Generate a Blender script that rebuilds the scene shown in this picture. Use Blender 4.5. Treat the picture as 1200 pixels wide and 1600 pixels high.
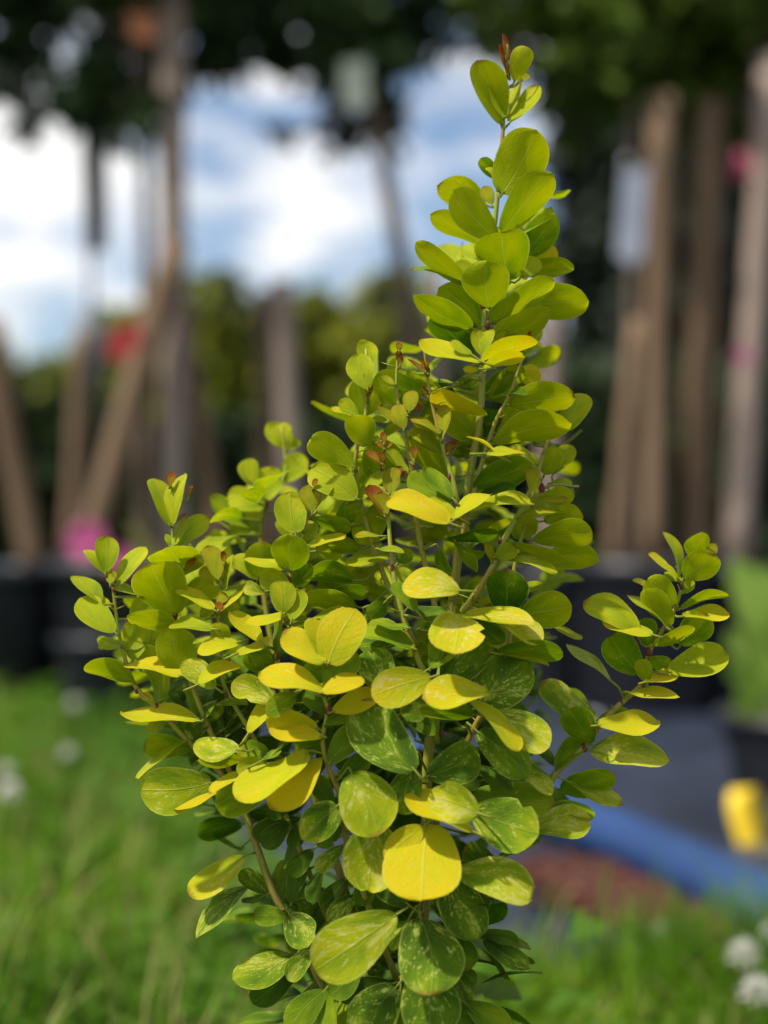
import bpy, math, random
import numpy as np
from mathutils import Vector, Matrix
random.seed(7); rng = np.random.default_rng(7)
for o in list(bpy.data.objects): bpy.data.objects.remove(o)
scene = bpy.context.scene
C = scene.collection
rad = math.radians

# ------------------------------------------------------------------ camera
F = 2084.0            # focal length in photograph pixels (1200 x 1600)
H = 0.38              # camera height
D = 0.47              # distance of the shrub's stem plane
cam = bpy.data.cameras.new('camera'); camo = bpy.data.objects.new('camera', cam); C.objects.link(camo)
camo.location = (0, 0, H); camo.rotation_euler = (rad(90), 0, 0)
cam.sensor_fit = 'VERTICAL'; cam.sensor_height = 36.0; cam.sensor_width = 27.0
cam.lens = 36.0 * F / 1600.0
cam.clip_start = 0.02; cam.clip_end = 2000
cam.dof.use_dof = True; cam.dof.focus_distance = D - 0.014
cam.dof.aperture_fstop = cam.lens / 12.0
cam.dof.aperture_blades = 0
scene.camera = camo
scene.render.resolution_x = 768; scene.render.resolution_y = 1024

# ------------------------------------------------------------------ sky and sun
SUN_EL, SUN_AZ = 60, -118     # azimuth measured from +Y (view direction) towards +X
w = bpy.data.worlds.new('World'); scene.world = w; w.use_nodes = True
nt = w.node_tree; nt.nodes.clear()
def N(nt, t, **k):
    n = nt.nodes.new(t)
    for a, b in k.items(): setattr(n, a, b)
    return n
out = N(nt, 'ShaderNodeOutputWorld'); bg = N(nt, 'ShaderNodeBackground')
sky = N(nt, 'ShaderNodeTexSky', sky_type='NISHITA'); sky.sun_disc = False
sky.sun_elevation = rad(SUN_EL); sky.sun_rotation = rad(SUN_AZ)
sky.air_density = 1.0; sky.dust_density = 1.4; sky.ozone_density = 2.0
tc = N(nt, 'ShaderNodeTexCoord'); mp = N(nt, 'ShaderNodeMapping')
mp.inputs['Scale'].default_value = (1.0, 1.0, 2.6); mp.inputs['Location'].default_value = (0.33, 0.1, 0.42)
no = N(nt, 'ShaderNodeTexNoise'); no.inputs['Scale'].default_value = 6.5; no.inputs['Detail'].default_value = 6; no.inputs['Roughness'].default_value = 0.55
rp = N(nt, 'ShaderNodeValToRGB'); rp.color_ramp.elements[0].position = 0.45; rp.color_ramp.elements[1].position = 0.60
mx = N(nt, 'ShaderNodeMix', data_type='RGBA'); mx.inputs['B'].default_value = (7.6, 7.5, 7.4, 1)
L = nt.links.new
L(tc.outputs['Generated'], mp.inputs['Vector']); L(mp.outputs[0], no.inputs['Vector']); L(no.outputs['Fac'], rp.inputs['Fac'])
L(rp.outputs['Color'], mx.inputs['Factor']); L(sky.outputs[0], mx.inputs['A']); L(mx.outputs['Result'], bg.inputs['Color'])
bg.inputs['Strength'].default_value = 0.12; L(bg.outputs[0], out.inputs['Surface'])
sl = bpy.data.lights.new('sun', 'SUN'); sl.energy = 4.5; sl.angle = rad(2.5); sl.color = (1.0, 0.95, 0.86)
so = bpy.data.objects.new('sun', sl); C.objects.link(so)
sd = Vector((math.sin(rad(SUN_AZ)) * math.cos(rad(SUN_EL)), math.cos(rad(SUN_AZ)) * math.cos(rad(SUN_EL)), math.sin(rad(SUN_EL))))
so.rotation_euler = sd.to_track_quat('Z', 'Y').to_euler(); so.location = (0, 0, 6)
vs = scene.view_settings; vs.view_transform = 'Standard'; vs.look = 'None'; vs.exposure = 0.36; vs.gamma = 1; vs.use_curve_mapping = False
scene.cycles.transparent_max_bounces = 8
scene.cycles.max_bounces = 10

# ------------------------------------------------------------------ helpers
def P(x, y, Y):                     # photograph pixel + distance -> world point
    return Vector(((x - 600.0) / F * Y, Y, H - (y - 800.0) / F * Y))
def ground(x, y):                   # photograph pixel that shows the ground
    return P(x, y, H * F / (y - 800.0))
def newmesh(name, verts, faces, mat, parent=None, smooth=True, uv=None):
    me = bpy.data.meshes.new(name); me.from_pydata([tuple(v) for v in verts], [], faces)
    if smooth: me.polygons.foreach_set('use_smooth', [True] * len(me.polygons))
    if uv is not None:
        ul = me.uv_layers.new(name='UVMap'); li = np.empty(len(me.loops), dtype=np.int32); me.loops.foreach_get('vertex_index', li)
        ul.data.foreach_set('uv', np.asarray(uv, dtype=np.float32)[li].ravel())
    me.materials.append(mat); me.update()
    o = bpy.data.objects.new(name, me); C.objects.link(o)
    if parent: o.parent = parent
    return o
def settint(o, cols):
    at = o.data.attributes.new('tint', 'FLOAT_COLOR', 'POINT'); at.data.foreach_set('color', np.asarray(cols, dtype=np.float32).ravel())
def bignp(name, V, Fc, mat, parent=None, smooth=False):
    """V (n,3) array, Fc (m,k) array of same-size faces"""
    me = bpy.data.meshes.new(name); n, (m, k) = len(V), Fc.shape
    me.vertices.add(n); me.vertices.foreach_set('co', V.astype(np.float32).ravel())
    me.loops.add(m * k); me.loops.foreach_set('vertex_index', Fc.astype(np.int32).ravel())
    me.polygons.add(m); me.polygons.foreach_set('loop_start', np.arange(0, m * k, k, dtype=np.int32))
    me.polygons.foreach_set('loop_total', np.full(m, k, dtype=np.int32))
    if smooth: me.polygons.foreach_set('use_smooth', np.ones(m, dtype=bool))
    me.materials.append(mat); me.update(calc_edges=True); me.validate()
    o = bpy.data.objects.new(name, me); C.objects.link(o)
    if parent: o.parent = parent
    return o
def tag(o, label=None, cat=None, group=None, kind=None):
    if label: o['label'] = label
    if cat: o['category'] = cat
    if group: o['group'] = group
    if kind: o['kind'] = kind
    return o
def empty(name, loc=(0, 0, 0)):
    o = bpy.data.objects.new(name, None); C.objects.link(o); o.location = loc; o.empty_display_size = 0.02
    bpy.context.view_layer.update()
    return o
def rel(o, parent):                 # parent, keeping world placement (parents only translate)
    o.parent = parent; o.matrix_parent_inverse = Matrix.Translation(-Vector(parent.location)); return o
def spline(pts, n=6):               # Catmull-Rom
    pts = [np.array(p, float) for p in pts]
    if len(pts) < 3: n = max(n, 2)
    q = [2 * pts[0] - pts[1]] + pts + [2 * pts[-1] - pts[-2]]
    res = []
    for i in range(1, len(q) - 2):
        for k in range(n):
            t = k / n; a, b, c, d = q[i - 1], q[i], q[i + 1], q[i + 2]
            res.append(0.5 * (2 * b + (c - a) * t + (2 * a - 5 * b + 4 * c - d) * t * t + (3 * b - a - 3 * c + d) * t ** 3))
    res.append(pts[-1]); return res
def tube(pts, radii, sides=8, caps=True):
    V, Fc = [], []
    n = len(pts); pts = [Vector(p) for p in pts]
    up = Vector((0.31, 0.22, 0.93))
    for i, p in enumerate(pts):
        t = (pts[min(i + 1, n - 1)] - pts[max(i - 1, 0)]).normalized()
        x = t.cross(up)
        if x.length < 1e-3: x = t.cross(Vector((1, 0, 0)))
        x.normalize(); y = t.cross(x)
        for k in range(sides):
            a = 2 * math.pi * k / sides
            V.append(p + (x * math.cos(a) + y * math.sin(a)) * radii[i])
    for i in range(n - 1):
        for k in range(sides):
            k2 = (k + 1) % sides
            Fc.append((i * sides + k, i * sides + k2, (i + 1) * sides + k2, (i + 1) * sides + k))
    if caps:
        Fc.append(tuple(range(sides - 1, -1, -1))); Fc.append(tuple((n - 1) * sides + k for k in range(sides)))
    return V, Fc
def merge(parts):
    V, Fc = [], []
    for v, f in parts:
        o = len(V); V += list(v); Fc += [tuple(i + o for i in ff) for ff in f]
    return V, Fc
def lathe(prof, sides=32, c=(0, 0, 0)):
    V = [Vector((c[0] + r * math.cos(2 * math.pi * k / sides), c[1] + r * math.sin(2 * math.pi * k / sides), c[2] + z)) for r, z in prof for k in range(sides)]
    Fc = [(i * sides + k, i * sides + (k + 1) % sides, (i + 1) * sides + (k + 1) % sides, (i + 1) * sides + k) for i in range(len(prof) - 1) for k in range(sides)]
    return V, Fc

# ------------------------------------------------------------------ materials
def mat(name):
    m = bpy.data.materials.new(name); m.use_nodes = True; nt = m.node_tree; nt.nodes.clear()
    o = N(nt, 'ShaderNodeOutputMaterial'); b = N(nt, 'ShaderNodeBsdfPrincipled'); nt.links.new(b.outputs[0], o.inputs[0])
    return m, nt, b, o
def simple(name, c1, c2, scale=20, rough=0.7, bump=0.0, stretch=(1, 1, 1), spec=0.4, detail=4, transl=0.0):
    m, nt, b, o = mat(name); l = nt.links.new
    t = N(nt, 'ShaderNodeTexCoord'); mp = N(nt, 'ShaderNodeMapping'); mp.inputs['Scale'].default_value = stretch
    n = N(nt, 'ShaderNodeTexNoise'); n.inputs['Scale'].default_value = scale; n.inputs['Detail'].default_value = detail
    r = N(nt, 'ShaderNodeValToRGB'); r.color_ramp.elements[0].position = 0.3; r.color_ramp.elements[1].position = 0.7
    r.color_ramp.elements[0].color = (*c1, 1); r.color_ramp.elements[1].color = (*c2, 1)
    l(t.outputs['Object'], mp.inputs[0]); l(mp.outputs[0], n.inputs['Vector']); l(n.outputs['Fac'], r.inputs[0]); l(r.outputs[0], b.inputs['Base Color'])
    b.inputs['Roughness'].default_value = rough; b.inputs['Specular IOR Level'].default_value = 0.12 if transl else spec
    if bump:
        bp = N(nt, 'ShaderNodeBump'); bp.inputs['Strength'].default_value = bump; bp.inputs['Distance'].default_value = 0.004
        l(n.outputs['Fac'], bp.inputs['Height']); l(bp.outputs[0], b.inputs['Normal'])
    if transl:
        tr = N(nt, 'ShaderNodeBsdfTranslucent'); ms = N(nt, 'ShaderNodeMixShader'); ms.inputs[0].default_value = transl
        l(r.outputs[0], tr.inputs[0]); l(b.outputs[0], ms.inputs[1]); l(tr.outputs[0], ms.inputs[2]); l(ms.outputs[0], o.inputs[0])
    return m

def leaf_material():
    m, nt, b, o = mat('barberry_leaf'); l = nt.links.new
    def math_(op, a, b_=None, c=None, clamp=False):
        n = N(nt, 'ShaderNodeMath', operation=op); n.use_clamp = clamp
        for i, v in enumerate((a, b_, c)):
            if v is None: continue
            if isinstance(v, (int, float)): n.inputs[i].default_value = v
            else: l(v, n.inputs[i])
        return n.outputs[0]
    def mix(fac, a, b_):
        n = N(nt, 'ShaderNodeMix', data_type='RGBA')
        if isinstance(fac, (int, float)): n.inputs['Factor'].default_value = fac
        else: l(fac, n.inputs['Factor'])
        for s, v in (('A', a), ('B', b_)):
            if isinstance(v, tuple): n.inputs[s].default_value = (*v, 1)
            else: l(v, n.inputs[s])
        return n.outputs['Result']
    oi = N(nt, 'ShaderNodeAttribute'); oi.attribute_name = 'tint'; sc = N(nt, 'ShaderNodeSeparateColor'); l(oi.outputs['Color'], sc.inputs[0])
    yel, var, red = sc.outputs[0], sc.outputs[1], sc.outputs[2]
    uv = N(nt, 'ShaderNodeUVMap'); uv.uv_map = 'UVMap'; sx = N(nt, 'ShaderNodeSeparateXYZ'); l(uv.outputs[0], sx.inputs[0])
    u, v = sx.outputs[0], sx.outputs[1]                     # u 0..1 across (0.5 = midrib), v 0..1 base to tip
    ua = math_('ABSOLUTE', math_('SUBTRACT', math_('MULTIPLY', u, 2.0), 1.0))   # 0 midrib, 1 margin
    rnd = math_('MULTIPLY', oi.outputs['Alpha'], 37.0)
    # coordinates fanned out from the leaf base, different on every leaf
    cb = N(nt, 'ShaderNodeCombineXYZ'); l(math_('MULTIPLY', u, 1.0), cb.inputs[0]); l(math_('MULTIPLY', math_('SUBTRACT', v, math_('MULTIPLY', ua, 0.35)), 0.85), cb.inputs[1]); l(rnd, cb.inputs[2])
    n1 = N(nt, 'ShaderNodeTexNoise'); n1.inputs['Scale'].default_value = 2.2; n1.inputs['Detail'].default_value = 3; l(cb.outputs[0], n1.inputs['Vector'])
    n2 = N(nt, 'ShaderNodeTexNoise'); n2.inputs['Scale'].default_value = 8.5; n2.inputs['Detail'].default_value = 8; n2.inputs['Roughness'].default_value = 0.72; n2.inputs['Distortion'].default_value = 0.45; l(cb.outputs[0], n2.inputs['Vector'])
    n3 = N(nt, 'ShaderNodeTexNoise'); n3.inputs['Scale'].default_value = 26.0; n3.inputs['Detail'].default_value = 3; l(cb.outputs[0], n3.inputs['Vector'])
    # yellowness over the blade
    y = math_('ADD', yel, math_('MULTIPLY', math_('SUBTRACT', n1.outputs['Fac'], 0.5), math_('ADD', 0.40, math_('MULTIPLY', var, 0.85))))
    y = math_('ADD', y, math_('MULTIPLY', math_('SUBTRACT', v, 0.45), math_('ADD', 0.14, math_('MULTIPLY', var, 0.22))))
    ramp = N(nt, 'ShaderNodeValToRGB'); cr = ramp.color_ramp
    stops = [(0.0, (0.016, 0.055, 0.008)), (0.2, (0.045, 0.125, 0.004)), (0.42, (0.150, 0.265, 0.003)), (0.62, (0.35, 0.405, 0.002)), (0.82, (0.54, 0.52, 0.002)), (1.0, (0.66, 0.50, 0.002))]
    cr.elements[0].position, cr.elements[0].color = stops[0][0], (*stops[0][1], 1)
    cr.elements[1].position, cr.elements[1].color = stops[-1][0], (*stops[-1][1], 1)
    for p, c in stops[1:-1]: e = cr.elements.new(p); e.color = (*c, 1)
    l(y, ramp.inputs[0]); col = ramp.outputs[0]
    # flecked variegation
    th = math_('SUBTRACT', 0.665, math_('MULTIPLY', var, 0.215))
    f = math_('ADD', math_('MULTIPLY', n2.outputs['Fac'], 0.78), math_('MULTIPLY', n3.outputs['Fac'], 0.22))
    vm = math_('MULTIPLY', math_('SUBTRACT', math_('ADD', f, math_('MULTIPLY', math_('SUBTRACT', n1.outputs['Fac'], 0.5), 0.32)), th), 26.0, clamp=True)
    vm = math_('MULTIPLY', vm, math_('ADD', 0.25, math_('MULTIPLY', n3.outputs['Fac'], 1.15)), clamp=True)
    flc = mix(math_('MULTIPLY', yel, 0.9, clamp=True), (0.42, 0.52, 0.08), (0.74, 0.64, 0.20))
    col = mix(vm, col, flc)
    # veins
    mid = math_('SUBTRACT', 1.0, math_('MULTIPLY', ua, 22.0), clamp=True)
    sv = math_('ADD', math_('MULTIPLY', math_('SUBTRACT', v, math_('MULTIPLY', ua, 0.38)), 46.0), math_('MULTIPLY', n2.outputs['Fac'], 9.0))
    sv = math_('MULTIPLY', math_('SUBTRACT', math_('SINE', sv), 0.90), 8.0, clamp=True)
    vo = N(nt, 'ShaderNodeTexVoronoi', feature='DISTANCE_TO_EDGE'); vo.inputs['Scale'].default_value = 11.0; l(cb.outputs[0], vo.inputs['Vector'])
    net = math_('SUBTRACT', 1.0, math_('MULTIPLY', vo.outputs['Distance'], 16.0), clamp=True)
    vein = math_('MAXIMUM', math_('MULTIPLY', mid, 0.55), math_('MAXIMUM', math_('MULTIPLY', sv, 0.18), math_('MULTIPLY', net, 0.13)))
    col = mix(vein, col, mix(yel, (0.16, 0.28, 0.05), (0.66, 0.66, 0.14)))
    # pale, thin margin, painted brighter for the backlit rim
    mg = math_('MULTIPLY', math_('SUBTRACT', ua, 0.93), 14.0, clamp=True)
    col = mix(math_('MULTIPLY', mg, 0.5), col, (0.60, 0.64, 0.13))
    # young growth: red-brown margin and flush
    rm = math_('MULTIPLY', red, math_('ADD', math_('MULTIPLY', red, 0.5), math_('POWER', math_('MAXIMUM', ua, v), 3.0)), clamp=True)
    col = mix(rm, col, (0.27, 0.040, 0.010))
    # petiole (v below zero)
    pt = math_('LESS_THAN', v, -0.02)
    col = mix(math_('MULTIPLY', pt, 0.8), col, (0.30, 0.33, 0.05))
    # tiny blemishes
    n4 = N(nt, 'ShaderNodeTexNoise'); n4.inputs['Scale'].default_value = 15.0; n4.inputs['Detail'].default_value = 2; l(cb.outputs[0], n4.inputs['Vector'])
    bl = math_('MULTIPLY', math_('SUBTRACT', n4.outputs['Fac'], 0.735), 18.0, clamp=True)
    col = mix(math_('MULTIPLY', bl, 0.55), col, (0.30, 0.17, 0.04))
    fr = math_('FRACT', math_('MULTIPLY', oi.outputs['Alpha'], 91.7))
    bt = math_('MULTIPLY', math_('MULTIPLY', math_('SUBTRACT', math_('ADD', v, math_('MULTIPLY', n2.outputs['Fac'], 0.16)), 1.0), 18.0, clamp=True), math_('GREATER_THAN', fr, 0.80))
    col = mix(math_('MULTIPLY', bt, 0.7), col, (0.26, 0.12, 0.03))
    # underside is paler and duller
    ge = N(nt, 'ShaderNodeNewGeometry')
    colu = mix(math_('MULTIPLY', ge.outputs['Backfacing'], 0.10), col, (0.36, 0.42, 0.06))
    l(colu, b.inputs['Base Color'])
    l(math_('ADD', 0.30, math_('MULTIPLY', ge.outputs['Backfacing'], 0.22)), b.inputs['Roughness'])
    b.inputs['Specular IOR Level'].default_value = 0.20; b.inputs['Specular Tint'].default_value = (0.78, 0.88, 0.30, 1)
    bp = N(nt, 'ShaderNodeBump'); bp.inputs['Strength'].default_value = 0.6; bp.inputs['Distance'].default_value = 0.0007
    hgt = math_('ADD', math_('MULTIPLY', n2.outputs['Fac'], 1.0), math_('MULTIPLY', vein, -0.9))
    l(hgt, bp.inputs['Height']); l(bp.outputs[0], b.inputs['Normal'])
    tr = N(nt, 'ShaderNodeBsdfTranslucent')
    hs = N(nt, 'ShaderNodeHueSaturation'); hs.inputs['Saturation'].default_value = 1.05; hs.inputs['Value'].default_value = 1.15; l(col, hs.inputs['Color']); l(hs.outputs[0], tr.inputs[0])
    ms = N(nt, 'ShaderNodeMixShader'); ms.inputs[0].default_value = 0.40
    l(b.outputs[0], ms.inputs[1]); l(tr.outputs[0], ms.inputs[2]); l(ms.outputs[0], o.inputs[0])
    return m
M = {}
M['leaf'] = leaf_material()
def stem_material():
    m, nt, b, o = mat('barberry_stem'); l = nt.links.new
    oi = N(nt, 'ShaderNodeObjectInfo'); t = N(nt, 'ShaderNodeTexCoord')
    mp = N(nt, 'ShaderNodeMapping'); mp.inputs['Scale'].default_value = (1, 1, 0.18)
    n = N(nt, 'ShaderNodeTexNoise'); n.inputs['Scale'].default_value = 700; n.inputs['Detail'].default_value = 4
    g = N(nt, 'ShaderNodeTexNoise'); g.inputs['Scale'].default_value = 60
    l(t.outputs['Object'], mp.inputs[0]); l(mp.outputs[0], n.inputs['Vector']); l(t.outputs['Object'], g.inputs['Vector'])
    r = N(nt, 'ShaderNodeValToRGB'); r.color_ramp.elements[0].position = .35; r.color_ramp.elements[1].position = .65
    r.color_ramp.elements[0].color = (0.13, 0.075, 0.02, 1); r.color_ramp.elements[1].color = (0.26, 0.22, 0.05, 1); l(n.outputs['Fac'], r.inputs[0])
    r2 = N(nt, 'ShaderNodeValToRGB'); r2.color_ramp.elements[0].position = .4; r2.color_ramp.elements[1].position = .68
    r2.color_ramp.elements[0].color = (0.26, 0.30, 0.02, 1); r2.color_ramp.elements[1].color = (0.30, 0.20, 0.02, 1); l(g.outputs['Fac'], r2.inputs[0])
    sx = N(nt, 'ShaderNodeSeparateXYZ'); l(t.outputs['Object'], sx.inputs[0])
    mr = N(nt, 'ShaderNodeMapRange'); mr.inputs['From Min'].default_value = 0.19; mr.inputs['From Max'].default_value = 0.31; l(sx.outputs[2], mr.inputs[0])
    mx = N(nt, 'ShaderNodeMix', data_type='RGBA'); l(mr.outputs[0], mx.inputs['Factor']); l(r.outputs[0], mx.inputs['A']); l(r2.outputs[0], mx.inputs['B'])
    l(mx.outputs['Result'], b.inputs['Base Color']); b.inputs['Roughness'].default_value = 0.5
    bp = N(nt, 'ShaderNodeBump'); bp.inputs['Strength'].default_value = .5; bp.inputs['Distance'].default_value = 0.0004; l(n.outputs['Fac'], bp.inputs['Height']); l(bp.outputs[0], b.inputs['Normal'])
    return m
M['stem'] = stem_material()
M['bud'] = simple('red_bud', (0.09, 0.012, 0.008), (0.19, 0.03, 0.012), 500, 0.45)
M['inner'] = simple('inner_leaf', (0.022, 0.062, 0.010), (0.085, 0.17, 0.012), 55, 0.42, transl=0.32)
M['soil'] = simple('soil', (0.035, 0.022, 0.014), (0.09, 0.06, 0.035), 40, 0.95, 0.6)
M['turf'] = simple('turf', (0.03, 0.055, 0.012), (0.06, 0.10, 0.02), 14, 0.95, 0.4)
M['fabric'] = simple('weed_fabric', (0.010, 0.014, 0.024), (0.030, 0.040, 0.066), 9, 0.5, 0.2)
M['mulch'] = simple('bark_chip', (0.05, 0.014, 0.008), (0.11, 0.032, 0.016), 60, 0.85)
M['grass1'] = simple('grass_green', (0.05, 0.145, 0.004), (0.17, 0.30, 0.010), 6, 0.5, transl=0.4)
M['grass2'] = simple('grass_dry', (0.17, 0.20, 0.04), (0.28, 0.25, 0.09), 6, 0.6, transl=0.3)
M['clover'] = simple('clover_leaf', (0.04, 0.12, 0.008), (0.10, 0.21, 0.015), 9, 0.55, transl=0.35)
M['pot'] = simple('black_plastic', (0.008, 0.009, 0.012), (0.018, 0.020, 0.026), 25, 0.42)
M['wood'] = simple('stake_wood', (0.12, 0.072, 0.036), (0.22, 0.142, 0.08), 12, 0.8, 0.5, (1, 1, 0.08))
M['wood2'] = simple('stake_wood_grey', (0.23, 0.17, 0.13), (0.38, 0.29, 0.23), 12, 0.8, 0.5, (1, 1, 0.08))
M['bark'] = simple('tree_bark', (0.085, 0.060, 0.042), (0.20, 0.145, 0.105), 30, 0.9, 0.7, (1, 1, 0.25))
M['crown_shaded'] = simple('crown_leaf_shaded', (0.020, 0.046, 0.016), (0.050, 0.090, 0.026), 3, 0.5, transl=0.2)  # backlit shade of the crowns is put into this leaf colour
M['crown_mid'] = simple('crown_leaf_green', (0.05, 0.10, 0.014), (0.13, 0.19, 0.025), 3, 0.5, transl=0.3)
M['bush_lit'] = simple('bush_leaf_lit', (0.14, 0.175, 0.012), (0.27, 0.28, 0.02), 1.5, 0.55, transl=0.25)  # sunlit version of the bush leaf, light put into the colour
M['bush_shaded'] = simple('bush_leaf_shaded', (0.013, 0.030, 0.010), (0.032, 0.058, 0.016), 1.5, 0.6, transl=0.1)  # shaded version, the gloom under the trees put into the colour
M['conifer'] = simple('evergreen_leaf', (0.008, 0.018, 0.009), (0.020, 0.036, 0.014), 1.5, 0.7)
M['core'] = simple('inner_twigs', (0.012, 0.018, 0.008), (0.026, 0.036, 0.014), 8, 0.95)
M['pale_leaf'] = simple('seedling_leaf', (0.22, 0.38, 0.05), (0.36, 0.50, 0.09), 12, 0.5, transl=0.35)
M['pipe'] = simple('blue_pipe', (0.014, 0.042, 0.13), (0.024, 0.065, 0.19), 6, 0.45)
M['yellow'] = simple('yellow_plastic', (0.70, 0.46, 0.012), (0.85, 0.60, 0.02), 10, 0.4)
M['red'] = simple('red_plastic', (0.30, 0.018, 0.020), (0.40, 0.03, 0.03), 10, 0.45)
M['rose'] = simple('dark_rose', (0.24, 0.025, 0.06), (0.34, 0.05, 0.10), 10, 0.5)
M['pink'] = simple('pink_petal', (0.62, 0.10, 0.30), (0.78, 0.22, 0.45), 40, 0.6, transl=0.3)
M['orange'] = simple('orange_plastic', (0.22, 0.065, 0.012), (0.28, 0.09, 0.018), 10, 0.5)
M['label'] = simple('pale_tag', (0.26, 0.29, 0.36), (0.36, 0.39, 0.46), 10, 0.5)
M['label_green'] = simple('pale_green_tag', (0.20, 0.24, 0.19), (0.30, 0.34, 0.27), 10, 0.5)
M['greytube'] = simple('grey_guard', (0.16, 0.17, 0.19), (0.25, 0.26, 0.28), 10, 0.6)
M['strap'] = simple('black_strap', (0.008, 0.008, 0.009), (0.02, 0.02, 0.02), 20, 0.6)
M['petal'] = simple('white_floret', (0.62, 0.60, 0.52), (0.82, 0.80, 0.74), 200, 0.6, transl=0.25)
M['stone'] = simple('white_grit', (0.60, 0.57, 0.54), (0.78, 0.75, 0.72), 120, 0.5)

# ================================================================== SETTING
def sheet(name, poly, z, m, sub=1):
    o = newmesh(name, [(x, y, z) for x, y in poly], [tuple(range(len(poly)))], m, smooth=False); return tag(o, kind='structure')
sheet('ground', [(-150, -20), (150, -20), (150, 260), (-150, 260)], 0.0, M['soil'])
sheet('lawn', [(-3.0, -1.0), (3.0, -1.0), (3.0, 1.05), (0.06, 1.03), (-0.22, 1.4), (-0.35, 2.44), (-3.0, 2.5)], 0.004, M['turf'])
sheet('ground_fabric', [(0.063, 1.033), (3.0, 1.053), (6.0, 9.0), (-6.0, 9.0), (-6.0, 2.51), (-3.0, 2.503), (-0.347, 2.443), (-0.217, 1.403)], 0.008, M['fabric'])

# ---- grass blades and clover leaves (nobody could count them)
def inlawn(x, y, pad=0.0):
    if y < 1.03 + pad: return True
    if x > 0.06 + pad: return False
    if y < 1.4: return x < 0.06 - (y - 1.03) / 0.37 * 0.28 + pad
    return x < -0.22 - (y - 1.4) * 0.125 + pad and y < 2.46
def grass(name, n, m, hmin, hmax, wid, label, sel=None):
    V = []; Fc = []
    cnt = 0
    while cnt < n:
        y = 0.42 + 2.1 * random.random() ** 1.15; x = random.uniform(-0.42, 0.42) * y
        if not inlawn(x, y, random.uniform(-0.05, 0.07)): continue
        if sel and not sel(x, y): continue
        if abs(x - 0.012) < 0.05 and abs(y - D) < 0.05: continue
        h = random.uniform(hmin, hmax) * (0.75 + 0.25 * math.sin(x * 9 + y * 4)); a = random.uniform(0, 6.283); lean = random.uniform(0.15, 0.95)
        dx, dy = math.cos(a), math.sin(a); wd = wid * random.uniform(0.6, 1.3); px, py = -dy * wd, dx * wd
        b = len(V)
        for s in (0, 0.4, 0.75):
            r = h * lean * s * s; z = 0.003 + h * s * (1 - 0.35 * lean * s); k = 1 - 0.45 * s
            V.append((x + dx * r - px * k, y + dy * r - py * k, z)); V.append((x + dx * r + px * k, y + dy * r + py * k, z))
        r = h * lean; V.append((x + dx * r, y + dy * r, 0.003 + h * (1 - 0.4 * lean)))
        Fc += [(b, b + 1, b + 3), (b, b + 3, b + 2), (b + 2, b + 3, b + 5), (b + 2, b + 5, b + 4), (b + 4, b + 5, b + 6)]
        cnt += 1
    o = bignp(name, np.array(V), np.array(Fc), m); return tag(o, label, 'grass', kind='stuff')
grass('grass', 30000, M['grass1'], 0.05, 0.13, 0.0021, 'green grass blades of the unmown lawn around the shrub')
grass('tall_grass', 2300, M['grass2'], 0.10, 0.17, 0.0015, 'long yellowish grass stalks rising above the green lawn')
grass('arching_grass', 900, M['grass1'], 0.10, 0.19, 0.0017, 'long arching green grass at the lawn edge below the blue pipe', sel=lambda x, y: x > .03 and .72 < y < 1.06)
def clover_cover(n):
    V = []; Fc = []; c = 0
    while c < n:
        y = 0.5 + 2.0 * random.random() ** 1.2; x = random.uniform(-0.42, 0.42) * y
        if not inlawn(x, y, -0.02) or x > random.uniform(-.05, .15) or (abs(x - 0.012) < 0.05 and abs(y - D) < 0.05): continue
        z = random.uniform(0.03, 0.085); a0 = random.uniform(0, 6.28); r = random.uniform(0.006, 0.012); c += 1
        tx, ty = random.uniform(-.5, .5), random.uniform(-.5, .5)
        for k in range(3):
            a = a0 + k * 2.094; b = len(V)
            for (s, t) in ((0, 0), (0.6, 0.62), (1.25, 0.62), (1.5, 0.0), (1.25, -0.62), (0.6, -0.62)):
                lx = (math.cos(a) * s - math.sin(a) * t) * r; ly = (math.sin(a) * s + math.cos(a) * t) * r
                V.append((x + lx, y + ly, z + lx * tx + ly * ty))
            Fc += [(b, b + 1, b + 2), (b, b + 2, b + 3), (b, b + 3, b + 4), (b, b + 4, b + 5)]
    o = bignp('clover_leaves', np.array(V), np.array(Fc), M['clover']); tag(o, 'low clover leaves growing between the grass blades', 'clover', kind='stuff')
clover_cover(3200)

# ---- bark mulch below the pipe
def mulch():
    V = []; Fc = []
    for i in range(1000):
        t = random.choice((random.gauss(.28, .14), random.gauss(.75, .14))); px = 860 + 380 * t; py = 1392 + 112 * t + random.gauss(0, 17)
        g = ground(px + random.gauss(0, 30), py); a = random.uniform(0, 6.28); s = random.uniform(0.006, 0.016)
        Mx = Matrix.Rotation(a, 3, 'Z') @ Matrix.Rotation(random.uniform(-.5, .5), 3, 'X')
        b = len(V); zc = 0.012 + random.random() * 0.012
        for dx in (-1, 1):
            for dy in (-.45, .45):
                for dz in (-.2, .2):
                    V.append(tuple(Vector((g.x, g.y, zc)) + Mx @ Vector((dx * s * random.uniform(.7, 1.1), dy * s, dz * s))))
        for q in ((0, 1, 3, 2), (4, 6, 7, 5), (0, 4, 5, 1), (2, 3, 7, 6), (0, 2, 6, 4), (1, 5, 7, 3)): Fc.append([b + i for i in q])
    o = bignp('bark_mulch', np.array(V), np.array(Fc), M['mulch']); tag(o, 'reddish brown bark chips strewn along the blue pipe', 'mulch', kind='stuff')
mulch()

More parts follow.
